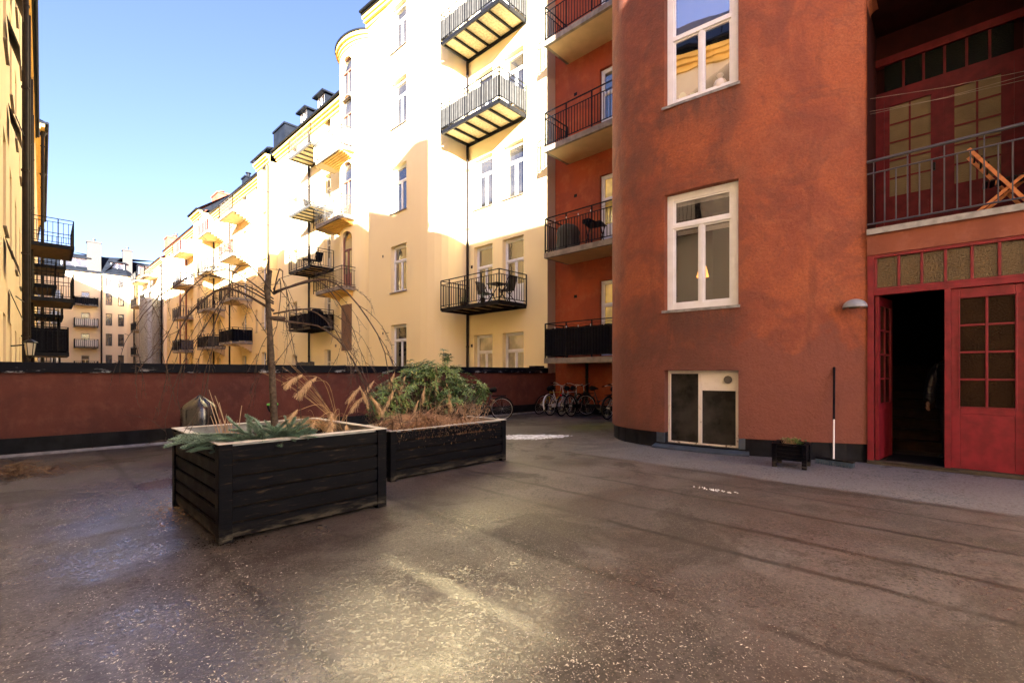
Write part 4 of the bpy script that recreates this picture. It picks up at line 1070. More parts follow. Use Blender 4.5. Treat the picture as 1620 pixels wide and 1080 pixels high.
# ================================================================== PLANTERS
def planter(name, label, x0, x1, y0, y1, h, nb_, post=.085, lift=.03, rim=.075, group=None, posts_up=0):
    t = thing(name, label, 'planter', (x0, y0, 0), 0, group)
    W_, D_ = x1 - x0, y1 - y0
    bh = (h - lift - .01) / nb_
    rs = random.Random(len(label))
    for side, (ax, ln) in {'front': ('x', W_), 'back': ('x', W_), 'left': ('y', D_), 'right': ('y', D_)}.items():
        m = MB()
        for i in range(nb_):
            z0 = lift + i * bh + .004; z1 = lift + (i + 1) * bh - .010; j = rs.uniform(-.002, .002); t0 = .024
            # planks with a rounded lower and upper edge
            for (a0, a1, ins) in ((z0, z0 + .008, .006), (z0 + .008, z1 - .008, 0), (z1 - .008, z1, .006)):
                if side == 'front': m.box(post * .9, W_ - post * .9, .012 + j + ins, .012 + t0, a0, a1)
                if side == 'back': m.box(post * .9, W_ - post * .9, D_ - .012 - t0, D_ - .012 - j - ins, a0, a1)
                if side == 'left': m.box(.012 + j + ins, .012 + t0, post * .9, D_ - post * .9, a0, a1)
                if side == 'right': m.box(W_ - .012 - t0, W_ - .012 - j - ins, post * .9, D_ - post * .9, a0, a1)
        m.build('side_panel', M['wood_black'], t)
    m = MB(); m.box(.045, W_ - .045, .045, D_ - .045, lift, h - .1); m.build('soil_bed', M['soil'], t)
    for (px_, py_) in ((0, 0), (W_ - post, 0), (0, D_ - post), (W_ - post, D_ - post)):
        m = MB(); m.box(px_, px_ + post, py_, py_ + post, .0, h - .002); m.build('corner_post', M['wood_black'], t, bevel=.006)
    m = MB(); r = rim
    m.box(-.006, W_ + .006, -.006, r, h, h + .009); m.box(-.006, W_ + .006, D_ - r, D_ + .006, h, h + .009)
    m.box(-.006, r, r + .001, D_ - r - .001, h, h + .009); m.box(W_ - r, W_ + .006, r + .001, D_ - r - .001, h, h + .009)
    m.build('rim', M['rim'], t, bevel=.004)
    # inner liner wall above the soil
    m = MB(); m.box(.04, W_ - .04, .036, .044, h - .12, h - .002); m.box(.04, W_ - .04, D_ - .044, D_ - .036, h - .12, h - .002)
    m.box(.036, .044, .04, D_ - .04, h - .12, h - .002); m.box(W_ - .044, W_ - .036, .04, D_ - .04, h - .12, h - .002); m.build('liner', M['zinc'], t)
    return t
GP = 'large black timber planters'
planter('timber_planter', 'taller black plank planter with pale rim holding the bare weeping tree and trailing juniper', 1.075, 2.565, 4.18, 5.80, .785, 6, .10, group=GP)
planter('timber_planter', 'longer lower black plank planter holding the evergreen shrub and dry grass heap', 3.16, 5.21, 5.06, 5.92, .625, 5, .085, group=GP)

# ================================================================== TREE
def curve(P, n=8):
    P = [Vector(P[0])] + [Vector(p) for p in P] + [Vector(P[-1])]
    out = []
    for i in range(1, len(P) - 2):
        p0, p1, p2, p3 = P[i - 1:i + 3]
        for k in range(n):
            t = k / n; out.append(.5 * ((2 * p1) + (-p0 + p2) * t + (2 * p0 - 5 * p1 + 4 * p2 - p3) * t * t + (-p0 + 3 * p1 - 3 * p2 + p3) * t ** 3))
    out.append(P[-2]); return out
rt = random.Random(11)
tx, ty = 1.80, 5.08
tree = thing('weeping_tree', 'bare weeping tree with umbrella of drooping twigs, growing in the taller planter', 'tree', (tx, ty, .66))
tz = .66
m = MB(); tp_ = curve([(0.02, 0, 0), (0.0, 0, .35), (-.02, .0, .8), (-.035, .01, 1.15), (-.05, .01, 1.42), (-.045, .0, 1.62), (-.03, 0, 1.74)], 6)
m.tube(tp_, [.034 - .019 * i / len(tp_) + .004 * abs(math.sin(i * 1.3)) for i in range(len(tp_))], 10)
m.tube([(-.05, .01, 1.40), (-.075, .0, 1.55), (-.055, .01, 1.70)], [.024, .02, .014], 7); m.tube([(-.04, 0, 1.25), (.04, -.01, 1.26), (.11, -.01, 1.26)], [.022, .02, .018], 7)
m.build('trunk', M['bark'], tree, smooth=True)
def arc(phi, R_, z0, rise, zend, wob=.04, bend=0.25):
    """an arching limb that leaves the trunk, peaks and hangs down"""
    pts = []; n = 12; ph = phi
    for i in range(n + 1):
        t = i / n; r = R_ * (1 - (1 - t) ** 1.35)
        z = z0 + rise * math.sin(min(1, t / .45) * math.pi / 2) - (z0 + rise - zend) * max(0, (t - .28) / .72) ** 1.7
        ph = phi + bend * t * t
        pts.append(Vector((r * math.cos(ph) + rt.uniform(-wob, wob) * t, r * math.sin(ph) + rt.uniform(-wob, wob) * t, z + rt.uniform(-wob, wob) * .5 * t)))
    return pts
brs = MB(); tw_ = MB()
limbs = []
ca = lambda a: math.radians(a)
# angle 0 = +x (away to the right), image-right is about -46 degrees, image-left about 134
main = [(134, 1.15, 1.33, .27, .62, .015), (140, 1.45, 1.40, .32, 1.02, .009), (118, .95, 1.42, .22, .55, .008), (165, 1.0, 1.45, .30, .75, .008),
        (-46, 1.25, 1.52, .16, .45, .013), (-36, 1.0, 1.24, -.05, .18, .012), (-58, .95, 1.30, .05, .35, .009), (60, 1.0, 1.55, .22, .7, .008), (10, 1.1, 1.5, .26, .6, .009), (-100, .7, 1.5, .24, .6, .007), (200, .7, 1.5, .28, .7, .007)]
for (ph, R_, z0, rise, ze, r0) in main:
    p = arc(ca(ph), R_, z0, rise, ze, .025, rt.uniform(-.35, .35)); limbs.append((p, r0))
    brs.tube(p, [r0 * (1 - .72 * i / 12) for i in range(13)], 6)
def twig(start, dirv, ln, r, depth):
    p = Vector(start); d = Vector(dirv).normalized(); pts = [p.copy()]; n = 7
    curl = rt.uniform(-.25, .25)
    for i in range(n):
        d = (d + Vector((0, 0, -.07 - .035 * i)) + Vector((rt.uniform(-.16, .16), rt.uniform(-.16, .16), rt.uniform(-.1, .1))) + Vector((-d.y, d.x, 0)) * curl * .3).normalized()
        if i > 4: d = (d + Vector((curl, -curl, .35)) * .5).normalized()
        p = p + d * ln / n; 
        if p.z < .1: d.z = abs(d.z) * .4; p.z += .05
        pts.append(p.copy())
    tw_.tube(pts, [r * (1 - .6 * i / n) for i in range(n + 1)], 3, cap=False)
    for k in range(1, n):                                    # buds and short spurs
        if rt.random() < .6:
            q = pts[k]; v = Vector((rt.uniform(-1, 1), rt.uniform(-1, 1), rt.uniform(-.2, .9))).normalized() * rt.uniform(.015, .045)
            tw_.tube([q, q + v], [r * .8, r * .5], 3, cap=False)
    if depth > 0:
        for k in rt.sample(range(2, n), 2 if depth > 1 else 1):
            dd = (pts[k] - pts[k - 1]).normalized(); side = Vector((-dd.y, dd.x, .25)) * rt.choice((-1, 1))
            twig(pts[k], dd + side * rt.uniform(.4, 1.0), ln * rt.uniform(.4, .7), r * .75, depth - 1)
for (p, r0) in limbs:
    for k in range(3, 13, 1):
        if rt.random() < .75:
            dd = (p[k] - p[k - 1]).normalized(); side = Vector((-dd.y, dd.x, 0)) * rt.choice((-1, 1))
            twig(p[k], dd * rt.uniform(.3, 1) + side * rt.uniform(.2, .9) + Vector((0, 0, rt.uniform(-.1, .35))), rt.uniform(.25, .8), rt.uniform(.0030, .0046), rt.choice((1, 1, 2)))
    dd = (p[-1] - p[-2]).normalized(); twig(p[-1], dd + Vector((0, 0, .2)), rt.uniform(.3, .6), .003, 1)
brs.build('limbs', M['twig'], tree, smooth=True); tw_.build('crown_twigs', M['twig'], tree)

# ================================================================== SHRUB
def leafshape(mb, c, d, up, ln, wd, fold=.25):
    d = d.normalized(); s_ = d.cross(up)
    s_ = s_.normalized() if s_.length > 1e-4 else d.orthogonal().normalized()
    n = s_.cross(d).normalized()
    dr = n * (-ln * .10)
    a = c; b = c + d * ln * .35 + s_ * wd * .5 + n * wd * fold; b2 = c + d * ln * .35 - s_ * wd * .5 + n * wd * fold; e_ = c + d * ln * .36
    f = c + d * ln * .75 + s_ * wd * .36 + n * wd * fold * .7 + dr; f2 = c + d * ln * .75 - s_ * wd * .36 + n * wd * fold * .7 + dr; g_ = c + d * ln * .76 + dr; h = c + d * ln + dr * 1.8
    mb.face([a, e_, b]); mb.face([a, b2, e_]); mb.face([e_, g_, f, b]); mb.face([e_, b2, f2, g_]); mb.face([g_, h, f]); mb.face([g_, f2, h])
rs_ = random.Random(5)
sh = thing('evergreen_shrub', 'broad-leaved evergreen shrub rising out of the lower planter', 'shrub', (4.2, 5.58, .60))
lm = MB(); st_ = MB()
lobes = [((-.85, .0, .38), (.24, .2, .2)), ((.92, .0, .44), (.22, .14, .15)), ((-.3, .05, .72), (.25, .2, .16)), ((-.55, .0, .45), (.50, .32, .34)), ((-.15, .0, .58), (.42, .34, .30)), ((.28, .02, .45), (.42, .32, .28)), ((.62, .0, .50), (.38, .30, .22)), ((.22, .0, .82), (.10, .10, .24)), ((-.02, .05, .75), (.20, .2, .16)), ((-.75, 0, .25), (.30, .25, .24)), ((.85, .0, .33), (.22, .2, .14)), ((.48, .1, .68), (.16, .16, .14)), ((.15, .08, .30), (.7, .2, .2))]
tips = []
for c, r_ in lobes:
    for k in range(int(500 * (r_[0] * r_[1] * r_[2]) ** .55)):
        v = Vector((rs_.gauss(0, 1), rs_.gauss(0, 1), rs_.gauss(0, 1))).normalized() * rs_.uniform(.45, 1.0)
        q = Vector((c[0] + v.x * r_[0] * 1.05, c[1] + v.y * r_[1], c[2] * 1.08 + v.z * r_[2]))
        if q.z > .02: tips.append((q, (v + Vector((0, 0, .9))).normalized()))
for q, ax in tips:
    o1 = ax.orthogonal().normalized(); o2 = ax.cross(o1); n = rs_.randint(5, 8); ph = rs_.uniform(0, 6)
    for i in range(n):
        t = ph + 2 * math.pi * i / n; rad = o1 * math.cos(t) + o2 * math.sin(t)
        leafshape(lm, q + ax * rs_.uniform(-.02, .01), rad + ax * rs_.uniform(-.15, .55) + Vector((0, 0, -.1)), ax, rs_.uniform(.06, .10), rs_.uniform(.020, .030))
    if rs_.random() < .4:
        base = Vector((q.x * .35 + rs_.uniform(-.1, .1), q.y * .3, 0)); mid = base.lerp(q, .55) + Vector((0, 0, -.06))
        st_.tube(curve([base, mid, q], 4), [.009, .008, .008, .007, .006, .005, .004, .004, .003], 4, cap=False)
lm.build('foliage', M['leaf'], sh); st_.build('stems', M['bark'], sh)

# ================================================================== GRASSES
rg = random.Random(3)
def strand(mb, base, dirv, ln, r, droop, n=7, flat=False):
    p = Vector(base); d = Vector(dirv).normalized(); pts = [p.copy()]
    for i in range(n):
        d = (d + Vector((0, 0, -droop * (.4 + i / n)))).normalized(); p = p + d * ln / n; pts.append(p.copy())
    mb.tube(pts, [r * (1 - .55 * i / n) for i in range(n + 1)], 3, cap=False); return pts
def plume(mb, pts, ln=.16, wd=.05, n=110):
    """a drooping feathery seed head: filaments fan out along the end of the stalk and hang over"""
    p = pts[-1]; d = (pts[-1] - pts[-4]).normalized(); sd = d.cross(Vector((0, 0, 1))).normalized(); bend = rg.uniform(-.3, .3)
    for k in range(n):
        t = rg.random(); q = p + d * ln * (.45 - 1.0 * t) + Vector((0, 0, -.22 * ln * max(0, .45 - t) * 2)) + sd * bend * ln * (1 - t) * .3
        L_ = ln * (.22 + .35 * math.sin(math.pi * min(1, t + .15))) * rg.uniform(.5, 1.2)
        v = (d * rg.uniform(.3, 1.2) + sd * rg.gauss(0, .45) + Vector((0, 0, rg.uniform(-.9, .35)))).normalized(); w_ = rg.uniform(.0009, .0019)
        pr = q
        for i in range(3):
            v = (v + Vector((rg.uniform(-.1, .1), rg.uniform(-.1, .1), -.30))).normalized(); e_ = pr + v * L_ / 3; s_ = v.cross(Vector((rg.uniform(-1, 1), rg.uniform(-1, 1), .6))).normalized() * w_
            mb.face([pr - s_, pr + s_, e_ + s_ * .7, e_ - s_ * .7]); pr = e_
dg = thing('dry_grass_clump', 'matted heap of dry ornamental grass spilling low over the lower planter, pale plumes above', 'grass plant', (4.0, 5.4, .53))
gm = MB(); pl = MB()
for k in range(2600):                                        # matted heap along the front of the planter
    bx = rg.uniform(-.78, .55) if rg.random() < .85 else rg.uniform(.5, 1.05); by = rg.uniform(-.29, .16)
    a = rg.uniform(0, 2 * math.pi); hgt = .27 * (1 - abs(bx + .35) / 1.3) 
    strand(gm, (bx, by, rg.uniform(0, max(.02, hgt))), (math.cos(a), math.sin(a) * .7 - .12, rg.uniform(.1, 1.0)), rg.uniform(.14, .38), rg.uniform(.0018, .0034), rg.uniform(.25, .6), 6)
for k in range(160):                                         # long arching stems
    a = rg.uniform(0, 2 * math.pi)
    strand(gm, (rg.uniform(-.7, .5), rg.uniform(-.2, .3), .05), (math.cos(a) * .8, math.sin(a) * .5, 1.1), rg.uniform(.4, .75), .002, rg.uniform(.12, .3), 9)
for i_, v_ in enumerate(gm.v): gm.v[i_] = (max(v_[0], -.80), max(v_[1], -.315 + .02 * math.sin(i_)), v_[2])
hs = [(-1.0, .1, .62, .35), (-.95, .12, .50, .3), (-.55, .0, .62, .2), (-.62, 0, .48, .3), (-.35, .1, .72, .2), (-.1, .0, .58, .2), (.1, .0, .72, .15), (.38, .1, .62, .2), (-.25, -.05, .40, .3), (-.5, .12, .78, .15), (-.15, .1, .83, .12), (.2, .12, .88, .1), (-.8, .1, .7, .25), (.3, -.05, .45, .2), (-.4, -.2, .22, .3), (-.85, -.1, .18, .4), (-.6, -.25, .2, .4)]
for (x, y, z, dr_) in hs:
    b = Vector((x * .45 - .15, y * .6, .05)); t = Vector((x, y, z)); mid = b.lerp(t, .55) + Vector((0, 0, .12))
    pts = curve([b, mid, t, t + Vector(((t - b).x * .15 - .02, 0, -.03))], 5); gm.tube(pts, [.003 - .0018 * i / len(pts) for i in range(len(pts))], 4, cap=False); plume(pl, pts, rg.uniform(.15, .23), rg.uniform(.07, .10), 170)
gm.build('blades', M['grass_brown'], dg); pl.build('plumes', M['plume'], dg)

# plumed grass leaning over the right back corner of the tall planter
pg = thing('plumed_grass', 'dry plumed grass arching over the right corner of the taller planter', 'grass plant', (2.38, 5.25, .68))
gm = MB(); pl = MB()
for (x, y, z, lx) in ((.55, .05, .42, 0), (.75, .1, .30, 0), (-.42, -.18, .22, 0), (-.16, -.55, .07, 0), (.02, -.55, .05, 0), (-.30, .0, .62, 0), (-.15, .02, .56, 0), (-.02, -.25, .14, 0), (-.25, -.3, .1, 0)):
    b = Vector((.25, .1, .0)); t = Vector((x, y, z)); mid = b.lerp(t, .45) + Vector((.05, 0, .16 + z * .2))
    pts = curve([b, mid, t.lerp(mid, .25) + Vector((0, 0, .03)), t], 5); gm.tube(pts, [.0035 - .002 * i / len(pts) for i in range(len(pts))], 4, cap=False); plume(pl, pts, rg.uniform(.17, .24), .11, 330)
for k in range(90):
    a = rg.uniform(2.2, 4.6); strand(gm, (rg.uniform(0, .15), rg.uniform(-.3, .3), 0), (math.cos(a), math.sin(a) * .6, 1.2), rg.uniform(.25, .6), .002, rg.uniform(.2, .4), 8)
for k in range(10):
    a = rg.uniform(2.0, 4.2); strand(gm, (.25, .1, .05), (math.cos(a), math.sin(a) * .4, 1.0), rg.uniform(.7, 1.1), .0028, .06, 9)
gm.build('blades', M['grass_dry'], pg); pl.build('plumes', M['plume'], pg)

# dead hydrangea stalks on the right end of the lower planter
hy = thing('dead_flower_stalks', 'fan of dead branching flower stalks at the right end of the lower planter', 'plant', (4.80, 5.40, .53))
gm = MB()
for k in range(24):
    a = rg.uniform(-1.1, 1.1); b = Vector((rg.uniform(-.14, .14), rg.uniform(-.12, .12), 0)); ln = rg.uniform(.28, .48)
    pts = strand(gm, b, (math.sin(a), rg.uniform(-.3, .3), 1.2), ln, rg.uniform(.004, .007), .02, 5)
    for j in range(9):
        q = pts[-1 - (j % 3)]; v = Vector((rg.uniform(-1, 1), rg.uniform(-1, 1), rg.uniform(.2, 1.2))).normalized() * rg.uniform(.02, .055)
        gm.tube([q, q + v], [.003, .002], 3, cap=False)
        for i in range(5):
            w_ = Vector((rg.uniform(-1, 1), rg.uniform(-1, 1), rg.uniform(-1, 1))).normalized() * .012; gm.face([q + v, q + v + w_, q + v + Vector((w_.y, w_.z, w_.x))])
for k in range(260):
    a = rg.uniform(0, 6.28); strand(gm, (rg.uniform(-.3, .32), rg.uniform(-.25, .2), .0), (math.cos(a), math.sin(a), rg.uniform(.2, 1)), rg.uniform(.06, .16), .002, .3, 4)
gm.build('stalks', M['stalk'], hy)

# dry stalks on the left of the tall planter
ds = thing('dry_stalks', 'upright bunch of dry straw stalks at the left of the taller planter', 'plant', (1.33, 4.92, .68))
gm = MB()
for k in range(16):
    a = rg.uniform(0, 6.28); strand(gm, (rg.uniform(-.05, .09), rg.uniform(-.05, .05), 0), (math.cos(a) * .22 - .05, math.sin(a) * .2, 1), rg.uniform(.25, .62) if k < 6 else rg.uniform(.15, .3), rg.uniform(.004, .0065), rg.uniform(-.01, .05), 6)
for k in range(60):
    a = rg.uniform(0, 6.28); strand(gm, (rg.uniform(-.15, .2), rg.uniform(-.2, .1), 0), (math.cos(a), math.sin(a), .8), rg.uniform(.1, .25), .0025, .2, 5)
gm.build('stalks', M['stalk'], ds)

# juniper sprays along the left front edge
jr = random.Random(21)
jn = thing('trailing_juniper', 'blue-green juniper trailing over the left front rim of the taller planter', 'shrub', (1.30, 4.45, .72))
jm = MB()
def spray(b, d, ln):
    p = Vector(b); d = Vector(d).normalized(); n = 16
    for i in range(n):
        d = (d + Vector((jr.uniform(-.14, .14), jr.uniform(-.14, .14), -.03))).normalized(); q = p + d * ln / n
        jm.tube([p, q], [.0028, .0022], 3, cap=False)
        sd = d.cross(Vector((0, 0, 1))).normalized(); env = math.sin(math.pi * (i + 2) / (n + 3))
        for sgn in (-1, 1):
            for up in (0.1, .55):
                v = (d * .9 + sd * sgn * jr.uniform(.5, .95) + Vector((0, 0, up))).normalized() * ln * .20 * env * jr.uniform(.6, 1.1)
                e_ = q + v; nn = 6
                for k in range(nn):                           # scale-leaved side shoots
                    c_ = q.lerp(e_, k / nn); 
                    for s2 in (-1, 1):
                        w_ = (v.normalized() * .8 + v.cross(Vector((0, 0, 1))).normalized() * s2 * .7 + Vector((0, 0, jr.uniform(-.2, .5)))).normalized() * .017
                        t_ = w_.cross(Vector((0, 0, 1))).normalized() * .0026; jm.face([c_ - t_, c_ + t_, c_ + w_])
                t_ = v.cross(Vector((0, 0, 1))).normalized() * .002; jm.face([q - t_, q + t_, e_])
        p = q
for k in range(95):
    u = jr.random(); b = (-.16 + u * .62 + jr.uniform(-.05, .05), -.10 + (1 - u) * .42 * jr.random(), jr.uniform(.0, .07))
    spray(b, (-.9 + u * 1.0 + jr.uniform(-.4, .4), -.55 + jr.uniform(-.4, .5) + (1 - u) * .4, jr.uniform(.05, .45)), jr.uniform(.15, .32))
for k in range(9): spray((-.12, jr.uniform(.05, .5), .06), (-1, jr.uniform(-.4, .4), .18), jr.uniform(.25, .40))
jm.build('foliage', M['juniper'], jn)
# low green leaves
lr = random.Random(4)
for (nm_, lab, cx, cy, n_, sp_) in (('ground_cover_plant', 'small bright green leafy plant beside the juniper in the taller planter', 1.78, 4.52, 120, (.20, .14)), ('ground_cover_plant', 'low green leaves among the plumed grass at the back of the taller planter', 2.25, 5.35, 70, (.20, .14))):
    t = thing(nm_, lab, 'plant', (cx, cy, .69)); m = MB()
    for k in range(n_):
        c = Vector((lr.gauss(0, sp_[0] * .5), lr.gauss(0, sp_[1] * .5), lr.uniform(.01, .10))); a = lr.uniform(0, 6.28)
        leafshape(m, c, Vector((math.cos(a), math.sin(a), lr.uniform(-.1, .7))), Vector((0, 0, 1)), lr.uniform(.035, .065), lr.uniform(.02, .035))
    m.build('leaves', M['leaf_low'], t)

# ================================================================== SPADE, COVERED BARBECUE
sp = thing('garden_spade', 'spade with a green D handle standing in the taller planter behind the tree', 'spade', (1.98, 5.62, .66))
m = MB(); m.tube([(0, 0, 0), (0, 0, .20)], .014, 8); m.build('shaft', M['yellow_plastic'], sp)
m = MB(); m.tube([(0, 0, .18), (0, 0, .24)], .018, 8); m.tube(curve([(0, 0, .24), (-.035, .0, .27), (-.05, 0, .33)], 4), .011, 6); m.tube(curve([(0, 0, .24), (.035, 0, .27), (.05, 0, .33)], 4), .011, 6); m.build('yoke', M['black_fabric'], sp)
m = MB(); m.tube([(-.058, 0, .335), (.058, 0, .335)], .014, 8); m.build('grip', M['green'], sp)
bb = thing('covered_barbecue', 'kettle barbecue under a glossy black plastic cover, standing by the parapet', 'barbecue', (2.02, 8.9, 0))
def cover_mesh(prof, folds=9, amp=.05, n=54, seed=1, sx=1, sy=1):
    m = MB(); rr = random.Random(seed); ph = [rr.uniform(0, 6.28) for _ in range(4)]
    for r, z in prof:
        for k in range(n):
            t = 2 * math.pi * k / n; f = 1 + amp * (math.sin(folds * t + ph[0]) * .6 + math.sin(folds * 1.7 * t + ph[1] + z * 3) * .4) * min(1, r / prof[-1][0])
            m.v.append((r * f * math.cos(t) * sx, r * f * math.sin(t) * sy, z + .012 * math.sin(5 * t + ph[2])))
    for i in range(len(prof) - 1):
        for k in range(n):
            k2 = (k + 1) % n; m.f.append((i * n + k, i * n + k2, (i + 1) * n + k2, (i + 1) * n + k)); m.m.append(0)
    return m
glossy_pl = plain('glossy_black_sheet', (.010, .010, .013), .26, .2, 5, .5, 9); glossy_pl.node_tree.nodes['Principled BSDF'].inputs['IOR'].default_value = 1.8
cover_mesh([(.005, .985), (.03, .97), (.12, .905), (.22, .83), (.26, .77), (.262, .6), (.265, .35), (.27, .20)], 7, .03).build('cover', glossy_pl, bb, smooth=True)
for k in range(3):
    t = k * 2.1 + .4; m = MB(); m.tube([(.1 * math.cos(t), .1 * math.sin(t), .35), (.24 * math.cos(t), .24 * math.sin(t), 0)], .012, 6); m.build('leg', M['steel'], bb)

# ================================================================== SMALL PLANTER, BROOM, LAMP
t = thing('small_planter', 'small black slatted planter box on four legs beside the broom', 'planter', (7.72, 1.72, 0), R(4))
pw_, pd_ = .37, .37
for a in (-1, 1):
    for b in (-1, 1):
        m = MB(); m.box(a * pw_ / 2 - .03, a * pw_ / 2 + .03, b * pd_ / 2 - .03, b * pd_ / 2 + .03, 0, .325); m.build('leg', M['wood_black'], t, bevel=.004)
for k, (ax, sg) in enumerate((('x', -1), ('x', 1), ('y', -1), ('y', 1))):
    m = MB()
    for i in range(4):
        z0 = .105 + i * .055
        if ax == 'x': m.box(sg * pw_ / 2 - .01, sg * pw_ / 2 + .01, -pd_ / 2 + .031, pd_ / 2 - .031, z0, z0 + .048)
        else: m.box(-pw_ / 2 + .031, pw_ / 2 - .031, sg * pd_ / 2 - .01, sg * pd_ / 2 + .01, z0, z0 + .048)
    m.build('side_panel', M['wood_black'], t)
m = MB(); m.box(-pw_ / 2 - .035, pw_ / 2 + .035, -pd_ / 2 - .035, -pd_ / 2 + .02, .326, .342); m.box(-pw_ / 2 - .035, pw_ / 2 + .035, pd_ / 2 - .02, pd_ / 2 + .035, .326, .342)
m.box(-pw_ / 2 - .035, -pw_ / 2 + .02, -pd_ / 2 + .021, pd_ / 2 - .021, .326, .342); m.box(pw_ / 2 - .02, pw_ / 2 + .035, -pd_ / 2 + .021, pd_ / 2 - .021, .326, .342); m.build('rim', M['wood_black'], t)
m = MB(); m.box(-pw_ / 2 + .01, pw_ / 2 - .01, -pd_ / 2 + .01, pd_ / 2 - .01, .11, .29); m.build('soil_bed', M['soil'], t)
hp = thing('heather_plant', 'withered little plant with a few green leaves in the small planter', 'plant', (7.72, 1.72, .29)); m = MB()
for k in range(45): a = lr.uniform(0, 6.28); strand(m, (lr.uniform(-.08, .03), lr.uniform(-.06, .08), 0), (math.cos(a) * .5, math.sin(a) * .5, 1), lr.uniform(.06, .15), .003, .05, 4)
m.build('stalks', M['stalk'], hp); m = MB()
for k in range(90):
    c = Vector((lr.gauss(.04, .07), lr.gauss(-.03, .07), lr.uniform(.02, .10))); a = lr.uniform(0, 6.28); leafshape(m, c, Vector((math.cos(a), math.sin(a), .5)), Vector((0, 0, 1)), .06, .032)
m.build('leaves', M['leaf_low'], hp)

br_ = thing('push_broom', 'push broom with blue bristles leaning on the red wall beside the small planter', 'broom', (8.18, 1.28, 0))
m = MB(); top = Vector((.42, .06, 1.44)); bot = Vector((.0, .0, .095)); mid = bot.lerp(top, .42)
m.tube([bot, mid], .012, 8); m.build('handle_lower', M['white'], br_)
m = MB(); m.tube([mid, top], .0155, 8); m.build('handle_grip', M['black_fabric'], br_)
hd = bpy.data.objects
m = MB(); m.box(-.035, .035, -.26, .24, .075, .10); hb = m.build('broom_head', M['wood_black'], br_, bevel=.006)
m = MB(); rb_ = random.Random(8)
for i in range(46):
    for j in range(5):
        y = -.25 + .48 * i / 45; x = -.03 + .015 * j; m.tube([(x, y, .078), (x * 1.6 + rb_.uniform(-.006, .006), y + rb_.uniform(-.008, .008), .004)], [.0028, .0022], 3, cap=False)
m.build('bristles', M['bristle'], br_)
for o in list(bpy.data.objects):
    if o.parent == br_ and o.name.split('.')[0] in ('broom_head', 'bristles'): o.rotation_euler = (0, 0, R(-14))

wl = thing('wall_lamp', 'grey half-dome lamp on the red wall left of the open door', 'lamp', (8.585, 1.08, 2.33))
m = MB(); n = 14
for i in range(n):
    for k in range(24):
        a0, a1 = math.pi / 2 * i / n, math.pi / 2 * (i + 1) / n; t0, t1 = math.pi / 2 + math.pi * k / 24, math.pi / 2 + math.pi * (k + 1) / 24
        pt = lambda a, t: (.155 * math.cos(a) * math.cos(t), .155 * math.cos(a) * math.sin(t), .125 * math.sin(a))
        m.face([pt(a0, t0), pt(a0, t1), pt(a1, t1), pt(a1, t0)])
m.build('shade', M['lampgrey'], wl, smooth=True)
m = MB(); m.lathe([(.156, -.012), (.158, 0), (.15, .004)], (0, 0, 0), 24); m.build('shade_rim', M['steel_grey'], wl)
m = MB(); m.box(-.01, .06, -.05, .05, -.01, .10); m.build('mount', M['steel'], wl)
m = MB(); m.lathe([(.0, -.03), (.06, -.02), (.085, .01)], (-.07, 0, .0), 14, 1, 1); m.build('diffuser', M['glass_cream'], wl, smooth=True)

